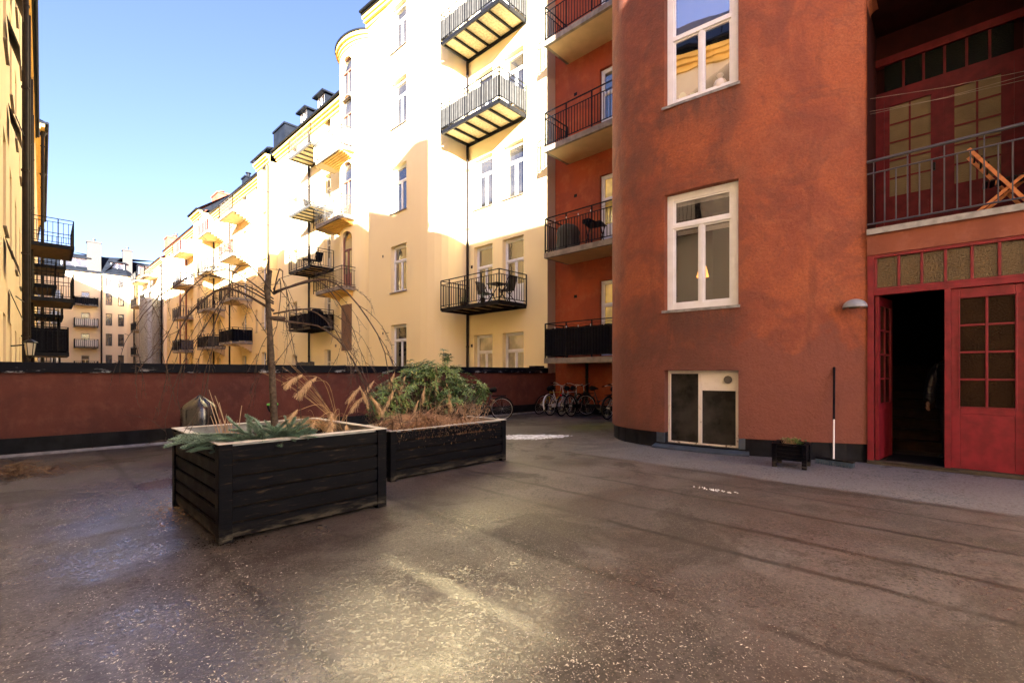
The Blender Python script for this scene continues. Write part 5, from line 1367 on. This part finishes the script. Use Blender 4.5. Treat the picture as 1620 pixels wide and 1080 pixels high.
# ================================================================== BICYCLES
def bike(label, loc, rz, lean, paint, fender=None, basket=False, rack=True, light=False, step=True, grip='rubber', saddle='rubber', tyre='rubber', seed=0):
    root = thing('bicycle', label, 'bicycle', loc, rz, 'bicycles parked in the courtyard'); root.rotation_euler = (lean, 0, rz)
    Rw = .335
    for wx in (-.53, .53):
        m = MB(); m.torus((0, 0, 0), Rw - .018, .018, n=40, m=6); wh = m.build('wheel', M[tyre], root, smooth=True); wh.location = (wx, 0, Rw)
        m = MB(); m.torus((0, 0, 0), Rw - .042, .008, n=40, m=5); m.build('rim', M['chrome'], wh, smooth=True)
        m = MB()
        for k in range(28):
            t = 2 * math.pi * k / 28; s_ = .022 if k % 2 else -.022; t2 = t + (.5 if k % 4 < 2 else -.5)
            m.tube([(.02 * math.cos(t2), s_, .02 * math.sin(t2)), ((Rw - .045) * math.cos(t), 0, (Rw - .045) * math.sin(t))], .0011, 3, cap=False)
        m.tube([(0, -.05, 0), (0, .05, 0)], .018, 8); m.build('spokes', M['chrome'], wh)
    f = MB(); bb_ = (-.08, 0, .29); seat_ = (-.22, 0, .74); head = (.36, 0, .74); headl = (.385, 0, .62)
    f.tube([bb_, seat_], .016, 8); f.tube([seat_, (-.245, 0, .84)], .012, 8)
    if step: f.tube(curve([headl, (.15, 0, .42), bb_], 5), .018, 8); f.tube(curve([head, (.15, 0, .55), (-.13, 0, .46)], 5), .014, 8)
    else: f.tube([headl, bb_], .018, 8); f.tube([head, seat_], .015, 8)
    f.tube([(.35, 0, .78), headl], .02, 8)
    for s_ in (-.045, .045):
        f.tube([(-.53, s_, Rw), bb_], .009, 6); f.tube([(-.53, s_, Rw), (-.2, s_ * .4, .68)], .008, 6)
        f.tube(curve([(.385, s_ * .9, .62), (.44, s_, .5), (.53, s_, Rw)], 4), .011, 6)
    f.build('frame', paint, root, smooth=True)
    m = MB(); m.tube([(.35, 0, .78), (.33, 0, .93)], .013, 8); m.tube(curve([(.20, -.28, .97), (.30, -.24, 1.0), (.36, -.08, .96), (.35, 0, .94), (.36, .08, .96), (.30, .24, 1.0), (.20, .28, .97)], 4), .011, 6); hb = m.build('handlebar', M['chrome'], root, smooth=True)
    m = MB(); m.tube([(.13, -.285, .965), (.22, -.275, .975)], .017, 8); m.tube([(.13, .285, .965), (.22, .275, .975)], .017, 8); m.build('grip', M[grip], hb)
    m = MB(); P_ = [(-.39, 0, .865), (-.33, 0, .88), (-.25, 0, .875), (-.16, 0, .87), (-.10, 0, .865)]; m.tube(P_, [.05, .085, .07, .03, .018], 10); o = m.build('saddle', M[saddle], root, smooth=True); o.scale = (1, 1, 1)
    if fender:
        m = MB()
        for wx, (a0, a1) in ((-.53, (20, 200)), (.53, (45, 165))):
            n = 16
            for i in range(n):
                a = R(a0 + (a1 - a0) * i / n); b = R(a0 + (a1 - a0) * (i + 1) / n); r_ = Rw + .014
                for (y0, y1, q0, q1) in ((-.028, -.012, -.008, .002), (-.012, .012, .002, .002), (.012, .028, .002, -.008)):
                    m.face([(wx + (r_ + q0) * math.cos(a), y0, Rw + (r_ + q0) * math.sin(a)), (wx + (r_ + q0) * math.cos(b), y0, Rw + (r_ + q0) * math.sin(b)), (wx + (r_ + q1) * math.cos(b), y1, Rw + (r_ + q1) * math.sin(b)), (wx + (r_ + q1) * math.cos(a), y1, Rw + (r_ + q1) * math.sin(a))])
        m.build('mudguard', fender, root, smooth=True)
    if rack:
        m = MB()
        for y in (-.06, 0, .06): m.tube([(-.25, y, .71), (-.66, y, .71)], .006, 5)
        for y in (-.06, .06): m.tube([(-.53, y * .7, Rw), (-.52, y, .71)], .005, 5)
        m.tube([(-.66, -.06, .71), (-.66, .06, .71)], .006, 5); m.build('luggage_rack', M['steel'], root)
    m = MB(); m.tube([(-.08, -.04, .29), (-.08, -.055, .29)], .09, 20); m.tube([(-.08, -.06, .29), (-.0, -.07, .15)], .009, 6); m.tube([(-.08, .06, .29), (-.16, .07, .43)], .009, 6); m.box(-.05, .05, -.15, -.07, .13, .15); m.box(-.21, -.11, .07, .15, .42, .44); m.build('crankset', M['steel_grey'], root)
    if step or seed % 2:
        m = MB(); m.box(-.50, -.04, -.075, -.06, .26, .38); m.build('chain_guard', fender or M['steel'], root)
    if light:
        m = MB(); m.tube([(-.66, 0, .66), (-.685, 0, .66)], .04, 10); m.build('rear_light', M['redlens'], root)
    if basket:
        m = MB(); x0, x1, y0, y1, z0, z1 = .42, .68, -.17, .17, .74, .96
        for i in range(10):
            x = x0 + (x1 - x0) * i / 9; m.bar((x, y0, z0), (x, y0, z1), .006); m.bar((x, y1, z0), (x, y1, z1), .006)
            y = y0 + (y1 - y0) * i / 9; m.bar((x0, y, z0), (x0, y, z1), .006); m.bar((x1, y, z0), (x1, y, z1), .006); m.bar((x0, y, z0), (x1, y, z0), .006)
        for j in range(7):
            z = z0 + (z1 - z0) * j / 6
            for a, b in (((x0, y0, z), (x1, y0, z)), ((x1, y0, z), (x1, y1, z)), ((x1, y1, z), (x0, y1, z)), ((x0, y1, z), (x0, y0, z))): m.bar(a, b, .008 if j % 6 else .014)
        m.build('basket', M['black_fabric'], root)
    return root
pb = lambda n_, c: plain(n_, c, .3, .05)
b_yel, b_wht, b_blk, b_grn, b_blu, b_grey = pb('yellow_frame', (.55, .36, .01)), pb('white_frame', (.62, .65, .70)), pb('black_frame', (.015, .015, .02)), pb('teal_frame', (.01, .075, .08)), pb('pale_blue_frame', (.45, .50, .58)), pb('grey_frame', (.30, .31, .34))
bike('yellow and black bicycle nearest the parapet, leaning over at the far left of the row', (12.28, 9.93, 0), R(2), R(17), b_yel, None, rack=False, seed=1, step=False)
bike('white bicycle with white mudguards, second in the row under the dark balcony', (12.13, 9.35, 0), R(5), R(-7), b_wht, b_wht, seed=0)
bike('pale blue bicycle with red rear lights between the white and the teal one', (12.27, 9.05, 0), R(8), R(4), b_blu, M['steel'], light=True, seed=1, step=False)
bike('teal bicycle with black mudguards right of the red rear lights', (12.33, 8.68, 0), R(4), R(-5), b_grn, M['steel'], seed=0, grip='doorred')
bike('dark bicycle with a front basket standing against the orange wall', (12.62, 8.05, 0), R(-78), R(5), b_blk, M['steel'], basket=True, seed=1)
bike('bicycle half hidden behind the corner of the red bay', (12.28, 7.32, 0), R(0), R(4), b_grey, M['steel'], seed=0)
bike('silver bicycle leaning on the parapet behind the shrub', (8.45, 10.12, 0), R(172), R(-10), b_grey, b_grey, seed=1)
bike('black bicycle with a red grip standing in front of the parapet', (9.16, 9.80, 0), R(131), R(-6), b_blk, M['steel'], grip='pink_fabric', saddle='rubber', seed=0)

# ================================================================== LOOSE THINGS ON THE GROUND
rl = random.Random(9)
lp_ = thing('leaf_pile', 'heap of dry brown stalks swept together near the parapet at the left edge', 'leaf pile', (-.02, 8.95, 0)); m = MB()
for k in range(420):
    a = rl.uniform(0, 6.28); rr = abs(rl.gauss(0, .24)); x, y = rr * math.cos(a) * 1.0, rr * math.sin(a) * .75; hh = max(0.005, .16 * (1 - rr / .45))
    b = rl.uniform(0, 6.28); strand(m, (x, y, rl.uniform(0.004, hh)), (math.cos(b), math.sin(b), rl.uniform(.1, .9)), rl.uniform(.05, .22), rl.uniform(.002, .0045), rl.uniform(.08, .25), 4)
for v in range(len(m.v)): m.v[v] = (m.v[v][0], m.v[v][1], max(.003, m.v[v][2]))
m.build('stalks', M['soil_dry'], lp_)
def litter(name, label, cx, cy, sx_, sy_, n_, mat, smin, smax, z=.004):
    m = MB(); r_ = random.Random(len(label))
    for k in range(n_):
        x, y = cx + r_.gauss(0, sx_), cy + r_.gauss(0, sy_); a = r_.uniform(0, 6.28); s_ = r_.uniform(smin, smax)
        d = Vector((math.cos(a), math.sin(a), r_.uniform(0, .3))); u = Vector((-d.y, d.x, r_.uniform(-.3, .3))) * s_ * .35; c = Vector((x, y, z + s_ * .15))
        m.face([c - d * s_ * .5, c + u, c + d * s_ * .5, c - u])
    o = m.build(name, M[mat], None); tag(o, label, 'leaf litter', kind='stuff'); return o
litter('leaf_litter', 'brown leaf crumbs washed against the left side of the taller planter', .98, 5.55, .09, .28, 420, 'grass_brown', .01, .03)
litter('leaf_litter', 'dark crumbs gathered at the near foot of the taller planter', 1.12, 4.22, .12, .07, 220, 'soil', .008, .02)
m = MB(); sr = random.Random(2); N_ = 64
for ring, f in enumerate((0, .35, .7, 1.0)):
    for k in range(N_):
        t = 2 * math.pi * k / N_; r0 = 1 + .13 * math.sin(3 * t + 1) + .07 * math.sin(7 * t) + .05 * math.sin(13 * t + 2)
        u, v = f * r0 * .62 * math.cos(t), f * r0 * .30 * math.sin(t); a = R(-38)
        m.v.append((7.48 + u * math.cos(a) - v * math.sin(a), 6.50 + u * math.sin(a) + v * math.cos(a), .028 * (1 - f ** 3) + .004 * sr.random() + .002))
for i in range(3):
    for k in range(N_):
        k2 = (k + 1) % N_; m.f.append((i * N_ + k, i * N_ + k2, (i + 1) * N_ + k2, (i + 1) * N_ + k)); m.m.append(0)
for k in range(420):
    t = sr.uniform(0, 6.28); f = sr.uniform(.85, 1.25); r0 = 1 + .13 * math.sin(3 * t + 1) + .07 * math.sin(7 * t); u, v = f * r0 * .62 * math.cos(t), f * r0 * .30 * math.sin(t); a = R(-38)
    x, y = 7.48 + u * math.cos(a) - v * math.sin(a), 6.50 + u * math.sin(a) + v * math.cos(a); s_ = sr.uniform(.006, .022); h_ = s_ * .4
    m.hexa([(x - s_, y - s_ * .7, .001), (x + s_, y - s_, .001), (x + s_ * .8, y + s_, .001), (x - s_, y + s_, .001), (x - s_ * .4, y - s_ * .4, h_), (x + s_ * .4, y - s_ * .4, h_), (x + s_ * .4, y + s_ * .4, h_), (x - s_ * .4, y + s_ * .4, h_)])
tag(m.build('snow_patch', M['snow']), 'thin white patch of old snow on the ground behind the lower planter', 'snow')
m = MB()
for k in range(46): x, y = 5.52 + sr.gauss(0, .03), 1.99 + sr.gauss(0, .09); s_ = sr.uniform(.003, .009); m.hexa([(x - s_, y - s_, .002), (x + s_, y - s_, .002), (x + s_, y + s_, .002), (x - s_, y + s_, .002), (x - s_ * .4, y - s_ * .4, .012), (x + s_ * .4, y - s_ * .4, .012), (x + s_ * .4, y + s_ * .4, .012), (x - s_ * .4, y + s_ * .4, .012)])
tag(m.build('snow_crumbs', M['snow']), 'white crumbs of snow in the middle of the courtyard', 'snow', kind='stuff')
# grit flakes over the damp foreground, coloured pale to stand for wet glints
gr = random.Random(77); m = MB(); k = 0
while k < 26000:
    x, y = gr.uniform(-.1, 4.2), gr.uniform(-.2, 6.8)
    if 1.0 < x < 2.65 and 4.1 < y < 5.9: continue
    d_ = math.hypot(x, y)
    if d_ < 1.0: k += 0; continue
    dens = mnoise.noise(Vector((x * .8, y * .8, 3.3))) + .5 * mnoise.noise(Vector((x * 2.7, y * 2.7, 1.1))) + .35 * mnoise.noise(Vector((x * 7, y * 7, 5)))
    # two glint zones: along the left side and before the gap in the middle
    zone = max(1 - abs(x - .45) / .95, 1 - math.hypot((x - 1.9) / 1.25, (y - 1.5) / 1.5))
    if gr.random() > max(0, zone) * 1.3 * max(0, dens + .42) * (.35 + .65 / max(1, d_ - 1)): 
        k += .25; continue
    k += 1
    b = gr.uniform(0, 6.28); s_ = gr.uniform(.0012, .0032); l_ = s_ * gr.uniform(1, 4.0); h_ = s_ * gr.uniform(.4, 1.2)
    dx, dy = math.cos(b), math.sin(b); cv = gr.uniform(-.6, .6)
    p = [(x - dx * l_, y - dy * l_, .0006), (x - dy * s_ - dx * l_ * .2, y + dx * s_ - dy * l_ * .2, .0006 + h_ * .2), (x + dx * l_ + cv * dy * l_, y + dy * l_ - cv * dx * l_, .0006), (x + dy * s_, y - dx * s_, .0006)]; tpz = (x + gr.uniform(-.4, .4) * s_, y + gr.uniform(-.4, .4) * s_, h_)
    for i in range(4): m.face([p[i], p[(i + 1) % 4], tpz])
grit_m = NT('glint_grit'); nn = grit_m.noise(9, 2); grit_m.fin(grit_m.mix(grit_m.mapr(nn, .4, .6), (.72, .69, .66), (.40, .37, .34)), .22)
o = m.build('grit', grit_m.m); tag(o, 'pale grit flakes over the courtyard foreground, coloured to stand for wet glints', 'grit', kind='stuff')

# ================================================================== LOGGIA: CLOTHES LINES AND CHAIR
cl = thing('clothes_line', 'three thin white clothes lines strung across the red loggia', 'clothes line', (8.85, 0, 5.2))
for (za, zb, xo) in ((.30, .10, .02), (.10, -.02, .0), (.08, .06, .05)):
    m = MB(); m.tube([(xo, .93, za), (xo + .1, .1, (za + zb) / 2 - .03), (xo + .2, -.70, zb)], .0025, 5); m.build('line', M['concrete'], cl)
fc = thing('folding_chair', 'wooden folding chair standing on the loggia behind the railing', 'chair', (9.02, -.42, 3.462), R(-90))
for y in (-.18, .18):
    m = MB(); m.bar((.30, y, .0), (-.28, y, .92), .022, .04); m.build('rear_leg', M['wood'], fc); m = MB(); m.bar((-.25, y * .88, .0), (.24, y * .88, .44), .022, .038); m.build('front_leg', M['wood'], fc)
m = MB()
for i in range(6): m.box(-.14 + i * .065, -.09 + i * .065, -.17, .17, .43, .445)
m.build('seat', M['steel'], fc)
m = MB()
for i in range(3): z = .62 + i * .1; x = .30 - .58 * z / .92; m.box(x - .012, x + .006, -.18, .18, z, z + .07)
m.build('backrest', M['steel'], fc)

# ================================================================== THINGS BEHIND THE NEAR WINDOWS
bp_ = lambda s, d: (bay(s, d)[0] + RX, bay(s, d)[1])
x, y = bp_(w0 + .32, .24)
va = thing('white_vase', 'white round vase on the sill inside the upper bay window', 'vase', (x, y, 6.20)); m = MB(); m.lathe([(.05, 0), (.10, .05), (.115, .11), (.09, .17), (.04, .21), (.035, .24), (.06, .27), (.05, .29)], n=20); m.build('body', M['ceramic'], va, smooth=True)
x, y = bp_(w0 + .68, .26)
ca_ = thing('white_candle', 'slim white candle on the sill inside the upper bay window', 'candle', (x - .02, y - .02, 6.20)); m = MB(); m.tube([(0, 0, 0), (0, 0, .18), (0, 0, .185)], [.014, .014, .004], 10); m.build('wax', M['ceramic'], ca_)
for i, s_ in enumerate((w0 + 1.00, w0 + .85)):
    x, y = bp_(s_, .26 + .12 * i)
    t = thing('potted_cactus', ['round pale green cactus inside the left pane of the upper bay window', 'second round cactus beside the mullion inside the upper bay window'][i], 'plant', (x, y, 6.20)); m = MB(); m.lathe([(.035, 0), (.05, .08), (.052, .09)], n=14); m.build('pot', M['wood'], t)
    m = MB(); m.lathe([(.02, .09), (.055, .12), (.065, .16), (.045, .205), (.0, .215)], n=14); m.build('plant', plain('pale_cactus', (.30, .42, .22), .7), t, smooth=True)
x, y = bp_(w0 + .78, .75)
la = thing('table_lamp', 'small lit orange table lamp seen through the first-floor bay window', 'lamp', (x, y, 2.9)); m = MB(); m.lathe([(.07, 0), (.015, .03), (.015, .25)], n=12); m.build('lamp_base', M['wood_dark'], la)
em = NT('lit_lampshade'); em.fin((.8, .4, .15), .8); em.b.inputs['Emission Color'].default_value = (1, .38, .08, 1); em.b.inputs['Emission Strength'].default_value = .35
m = MB(); m.lathe([(.11, .24), (.06, .44)], n=16); m.build('lamp_shade', em.m, la, smooth=True)

# ================================================================== PERSON IN THE DOORWAY
def skinobj(name, verts, edges, radii, mat, parent, sub=2, root=0):
    me = bpy.data.meshes.new(name); me.from_pydata(verts, edges, []); o = bpy.data.objects.new(name, me); sc.collection.objects.link(o); o.parent = parent
    me.materials.append(mat); s_ = o.modifiers.new('skin', 'SKIN'); s_.use_smooth_shade = True
    for i, r_ in enumerate(radii):
        rr = r_ if isinstance(r_, tuple) else (r_, r_); me.skin_vertices[0].data[i].radius = rr
    me.skin_vertices[0].data[root].use_root = True
    ss = o.modifiers.new('sub', 'SUBSURF'); ss.levels = sub; ss.render_levels = sub
    return o
pe = thing('person', 'person in a long black puffer jacket with a fur-edged hood, standing inside the open doorway', 'person', (9.62, .0, .035), R(150))
V = [(0, 0, .98), (0, 0, 1.15), (0, .01, 1.33), (0, .02, 1.46), (.0, .02, 1.55), (.02, .02, 1.66), (.03, .02, 1.75),
     (0, .19, 1.42), (.02, .25, 1.16), (.10, .24, .93), (.14, .24, .84), (0, -.19, 1.42), (.02, -.25, 1.16), (.10, -.24, .93), (.14, -.24, .84),
     (0, .10, .90), (.01, .11, .50), (-.01, .11, .10), (.03, .11, .05), (.14, .12, .03), (0, -.10, .90), (.01, -.11, .50), (-.01, -.11, .10), (.03, -.11, .05), (.14, -.12, .03)]
E_ = [(0, 1), (1, 2), (2, 3), (3, 4), (4, 5), (5, 6), (3, 7), (7, 8), (8, 9), (9, 10), (3, 11), (11, 12), (12, 13), (13, 14), (0, 15), (15, 16), (16, 17), (17, 18), (18, 19), (0, 20), (20, 21), (21, 22), (22, 23), (23, 24)]
Rr = [(.15, .12), (.14, .11), (.17, .12), (.13, .09), .055, (.085, .10), (.075, .08), .075, .055, .042, .03, .075, .055, .042, .03, .09, .065, .045, .045, .035, .09, .065, .045, .045, .035]
skinobj('body', V, E_, Rr, plain('dark_trousers', (.003, .003, .004), .8, .1), pe)
J = MB(); n = 36
prof = []
for i in range(31):
    z = .78 + .70 * i / 30; q = .014 * abs(math.sin(math.pi * (z - .78) / .087)); w_ = (.23 - .03 * math.sin(math.pi * (z - .78) / .7)) * (1 if z < 1.36 else 1 - ((z - 1.36) / .12) ** 2 * .55); prof.append((w_ + q, z))
J.lathe(prof, (0, .01, 0), n, .78, 1.0)
for sgn in (-1, 1):
    path = curve([(0, .17 * sgn, 1.41), (.01, .26 * sgn, 1.28), (.03, .29 * sgn, 1.12), (.08, .28 * sgn, .98), (.12, .265 * sgn, .90)], 7)
    J.tube(path, [.078 - .022 * i / len(path) + .009 * abs(math.sin(i * 1.05)) for i in range(len(path))], 14)
J.build('jacket', M['puffer'], pe, smooth=True)
H = MB(); H.lathe([(.10, 1.44), (.135, 1.50), (.125, 1.60), (.10, 1.66)], (-.03, .02, 0), 20); H.build('hood', M['puffer'], pe, smooth=True)
F = MB(); fr_ = random.Random(6)
for k in range(900):
    t = fr_.uniform(0, 6.28); c = Vector((.0 + .10 * math.cos(t), .02 + .12 * math.sin(t), 1.53 + .05 * math.cos(t))); v = Vector((math.cos(t) + fr_.uniform(-.6, .6), math.sin(t) + fr_.uniform(-.6, .6), fr_.uniform(-.7, .9))).normalized() * .045; s_ = v.orthogonal().normalized() * .002; F.face([c - s_, c + s_, c + v])
F.build('fur_trim', plain('brown_fur', (.10, .06, .035), .9), pe)
hr = MB(); hr.lathe([(.0, 1.865), (.06, 1.85), (.098, 1.80), (.106, 1.74), (.10, 1.66), (.09, 1.58)], (-.012, .02, 0), 22, 1.0, .86); hr.build('hair', plain('dark_hair', (.03, .018, .012), .6), pe, smooth=True)
fa = MB(); fa.tube([(.12, .02, 1.70), (.155, .02, 1.675), (.12, .02, 1.665)], [.012, .016, .010], 8); fa.tube([(.10, .055, 1.715), (.118, .055, 1.715)], .012, 8); fa.tube([(.10, -.015, 1.715), (.118, -.015, 1.715)], .012, 8); fa.tube([(.115, 0, 1.63), (.12, .02, 1.632), (.115, .04, 1.63)], .007, 6)
fa.tube([(.02, .115, 1.70), (.02, .125, 1.72), (.02, .115, 1.67)], .012, 6); fa.tube([(.02, -.075, 1.70), (.02, -.085, 1.72), (.02, -.075, 1.67)], .012, 6); fa.build('face', M['skin'], pe, smooth=True)
fm = MB(); fm.lathe([(.0, 1.60), (.06, 1.605), (.082, 1.65), (.088, 1.70), (.08, 1.77)], (.035, .02, 0), 20, 1.0, .82); fm.build('face', M['skin'], pe, smooth=True)
for sgn in (-1, 1):
    hv = [(.14, .255 * sgn, .88), (.155, .255 * sgn, .83)]; he = [(0, 1)]; hrad = [.026, (.034, .018)]
    for k, (off, ln_) in enumerate(((-.027, .058), (-.009, .066), (.009, .062), (.026, .050))):
        b = len(hv); hv += [(.16 + off * .9, .255 * sgn, .80), (.168 + off, (.250) * sgn, .80 - ln_ * .55), (.158 + off, .238 * sgn, .80 - ln_)]; he += [(1, b), (b, b + 1), (b + 1, b + 2)]; hrad += [.0095, .0088, .0075]
    b = len(hv); hv += [(.19, .24 * sgn, .835), (.20, .232 * sgn, .805), (.198, .225 * sgn, .785)]; he += [(1, b), (b, b + 1), (b + 1, b + 2)]; hrad += [.011, .010, .008]
    skinobj('hand', hv, he, hrad, M['skin'], pe, 1)
m = MB(); m.box(-.55, .55, -.4, .4, 0, .012); dm = m.build('door_mat', M['black_fabric']); dm.location = (9.25, .35, .034); tag(dm, 'dark mat on the hall floor just inside the open door', 'mat')

# ================================================================== THINGS ON THE BALCONIES
def table(loc, rz=0, label='', sc_=1):
    t = thing('folding_table', label, 'table', loc, rz); m = MB()
    for i in range(7): m.box(-.30 + i * .087, -.30 + i * .087 + .078, -.28, .28, .70, .72)
    m.build('tabletop', M['steel'], t); m = MB()
    for y in (-.24, .24): m.bar((-.25, y, 0), (.25, y, .70), .025); m.bar((.25, y, 0), (-.25, y, .70), .025)
    m.build('crossed_legs', M['steel'], t)
def bchair(loc, rz, label, mat='grey_fabric'):
    t = thing('balcony_chair', label, 'chair', loc, rz); m = MB(); m.bar((.22, 0, .44), (-.2, 0, .44), .42, .03); m.build('seat', M[mat], t)
    m = MB(); m.hexa([(-.20, -.2, .46), (-.17, -.2, .46), (-.17, .2, .46), (-.20, .2, .46), (-.33, -.2, .92), (-.30, -.2, .92), (-.30, .2, .92), (-.33, .2, .92)]); m.build('backrest', M[mat], t)
    for y in (-.21, .21):
        m = MB(); m.bar((.24, y, 0), (-.31, y, .9), .022); m.build('rear_leg', M['wood_dark'], t); m = MB(); m.bar((-.26, y, 0), (.22, y, .46), .022); m.build('front_leg', M['wood_dark'], t)
def pot(loc, label, leaf='leaf_low', s_=1.0, pm='wood_dark'):
    t = thing('potted_plant', label, 'plant', loc); m = MB(); m.lathe([(.09 * s_, 0), (.13 * s_, .22 * s_), (.135 * s_, .24 * s_)], n=14); m.build('pot', M[pm], t); m = MB(); r_ = random.Random(len(label))
    for k in range(90):
        c = Vector((r_.gauss(0, .08), r_.gauss(0, .08), .24 + r_.uniform(0, .22))) * s_; a = r_.uniform(0, 6.28); leafshape(m, c, Vector((math.cos(a), math.sin(a), .5)), Vector((0, 0, 1)), .07 * s_, .035 * s_)
    m.build('leaves', M[leaf], t)
def coverbbq(loc, label, mat='grey_fabric', s_=1.0, sy=1.0, seed=3):
    t = thing('covered_grill', label, 'barbecue', loc); cover_mesh([(.01, .98 * s_), (.2, .96 * s_), (.32, .86 * s_), (.36, .70 * s_), (.34, .55 * s_), (.36, .3 * s_), (.38, .06)], 6, .08, seed=seed, sy=sy).build('cover', M[mat], t, smooth=True)
table((11.95, 12.05, 3.87), 0, 'dark folding table on the lowest steel balcony of the nearest yellow building')
bchair((12.0, 11.62, 3.87), R(90), 'grey folding chair at the right end of the lowest steel balcony')
bchair((12.0, 12.75, 3.87), R(-90), 'grey folding chair left of the table on the lowest steel balcony')
pot((11.9, 13.9, 3.87), 'potted plant at the left end of the lowest steel balcony', 'leaf', 1.0)
pot((11.55, 12.4, 3.87), 'small potted plant behind the railing of the lowest steel balcony', 'leaf', .8)
coverbbq((12.45, 9.25, 5.30), 'grill under a grey cover on the red wall balcony at second level', 'grey_fabric', .95)
table((12.45, 8.2, 5.30), R(15), 'dark folding table with a black box on the red wall balcony')
tg = MB(); tg.box(-.22, .22, -.13, .13, 0, .13); o = tg.build('black_box', M['black_fabric'], None, bevel=.02); o.location = (12.35, 8.35, 6.025); tag(o, 'black storage box lying on the folding table of the red wall balcony', 'box')
for k, z in ((0, FR[0]), (1, FR[1])):
    m = MB(); bl = MB(); x = 11.87
    n = 7
    t = thing('string_lights', ['string of bare bulbs along the rail of the lowest dark-screened balcony', 'string of bare bulbs along the rail of the balcony with the covered grill'][k], 'lights', (x, 6.4, z + .95))
    for i in range(n): 
        y0 = 3.2 * i / n; m.tube([(0, y0, .02), (0, y0 + .23, -.04), (0, y0 + .457, .02)], .005, 4); bl.lathe([(.008, -.03), (.022, -.07), (.0, -.10)], (0, y0 + .2, 0), 8)
    m.build('cord', M['steel'], t); bl.build('bulbs', M['ceramic'], t)
coverbbq((12.2, 27.6, 4.06), 'big black covered grill on the lowest steel balcony of the turret building', 'black_fabric', 1.15, 1.4)
table((12.3, 28.9, 7.62), 0, 'table on the second steel balcony of the turret building'); bchair((12.3, 27.7, 7.62), R(90), 'dark chair on the second steel balcony of the turret building', 'black_fabric')
pot((12.2, 28.0, 11.14), 'potted green plant on the third steel balcony of the turret building', 'leaf_low', 1.3); bchair((12.3, 28.8, 11.14), R(-60), 'dark chair beside the plant on the third steel balcony', 'black_fabric')
m = MB(); m.box(-.02, .02, 0, 1.3, 0, .9)
for k in range(2):
    t = thing('blanket', ['grey blanket hanging over a rail above the parapet, left one', 'grey blanket hanging over a rail above the parapet, right one'][k], 'blanket', (11.9, 27.2 + k * 1.3, 1.1)); m = MB()
    for i in range(12):
        a, b = i / 12 * 1.15, (i + 1) / 12 * 1.15; f = lambda q: .05 * math.sin(q * 9 + k); m.face([(f(a), a, 0), (f(b), b, 0), (f(b), b, .95 - .1 * abs(b - .55)), (f(a), a, .95 - .1 * abs(a - .55))])
    m.build('cloth', M['grey_fabric'], t, smooth=True)
pot((12.1, 42.6, 3.9), 'bright green plant on the lowest balcony of the building beyond the turret', 'leaf_low', 2.2)
rf = random.Random(12)
fl = thing('flower_boxes', 'red and pink flowers along the rail of a balcony beyond the turret', 'flowers', (11.45, 41.2, 11.6)); m = MB()
for k in range(500):
    c = Vector((rf.gauss(0, .08), rf.uniform(0, 3.1), rf.uniform(-.6, .25))); a = rf.uniform(0, 6.28); leafshape(m, c, Vector((math.cos(a), math.sin(a), .3)), Vector((0, 0, 1)), .12, .08)
m.build('blossoms', M['pink_fabric'], fl)
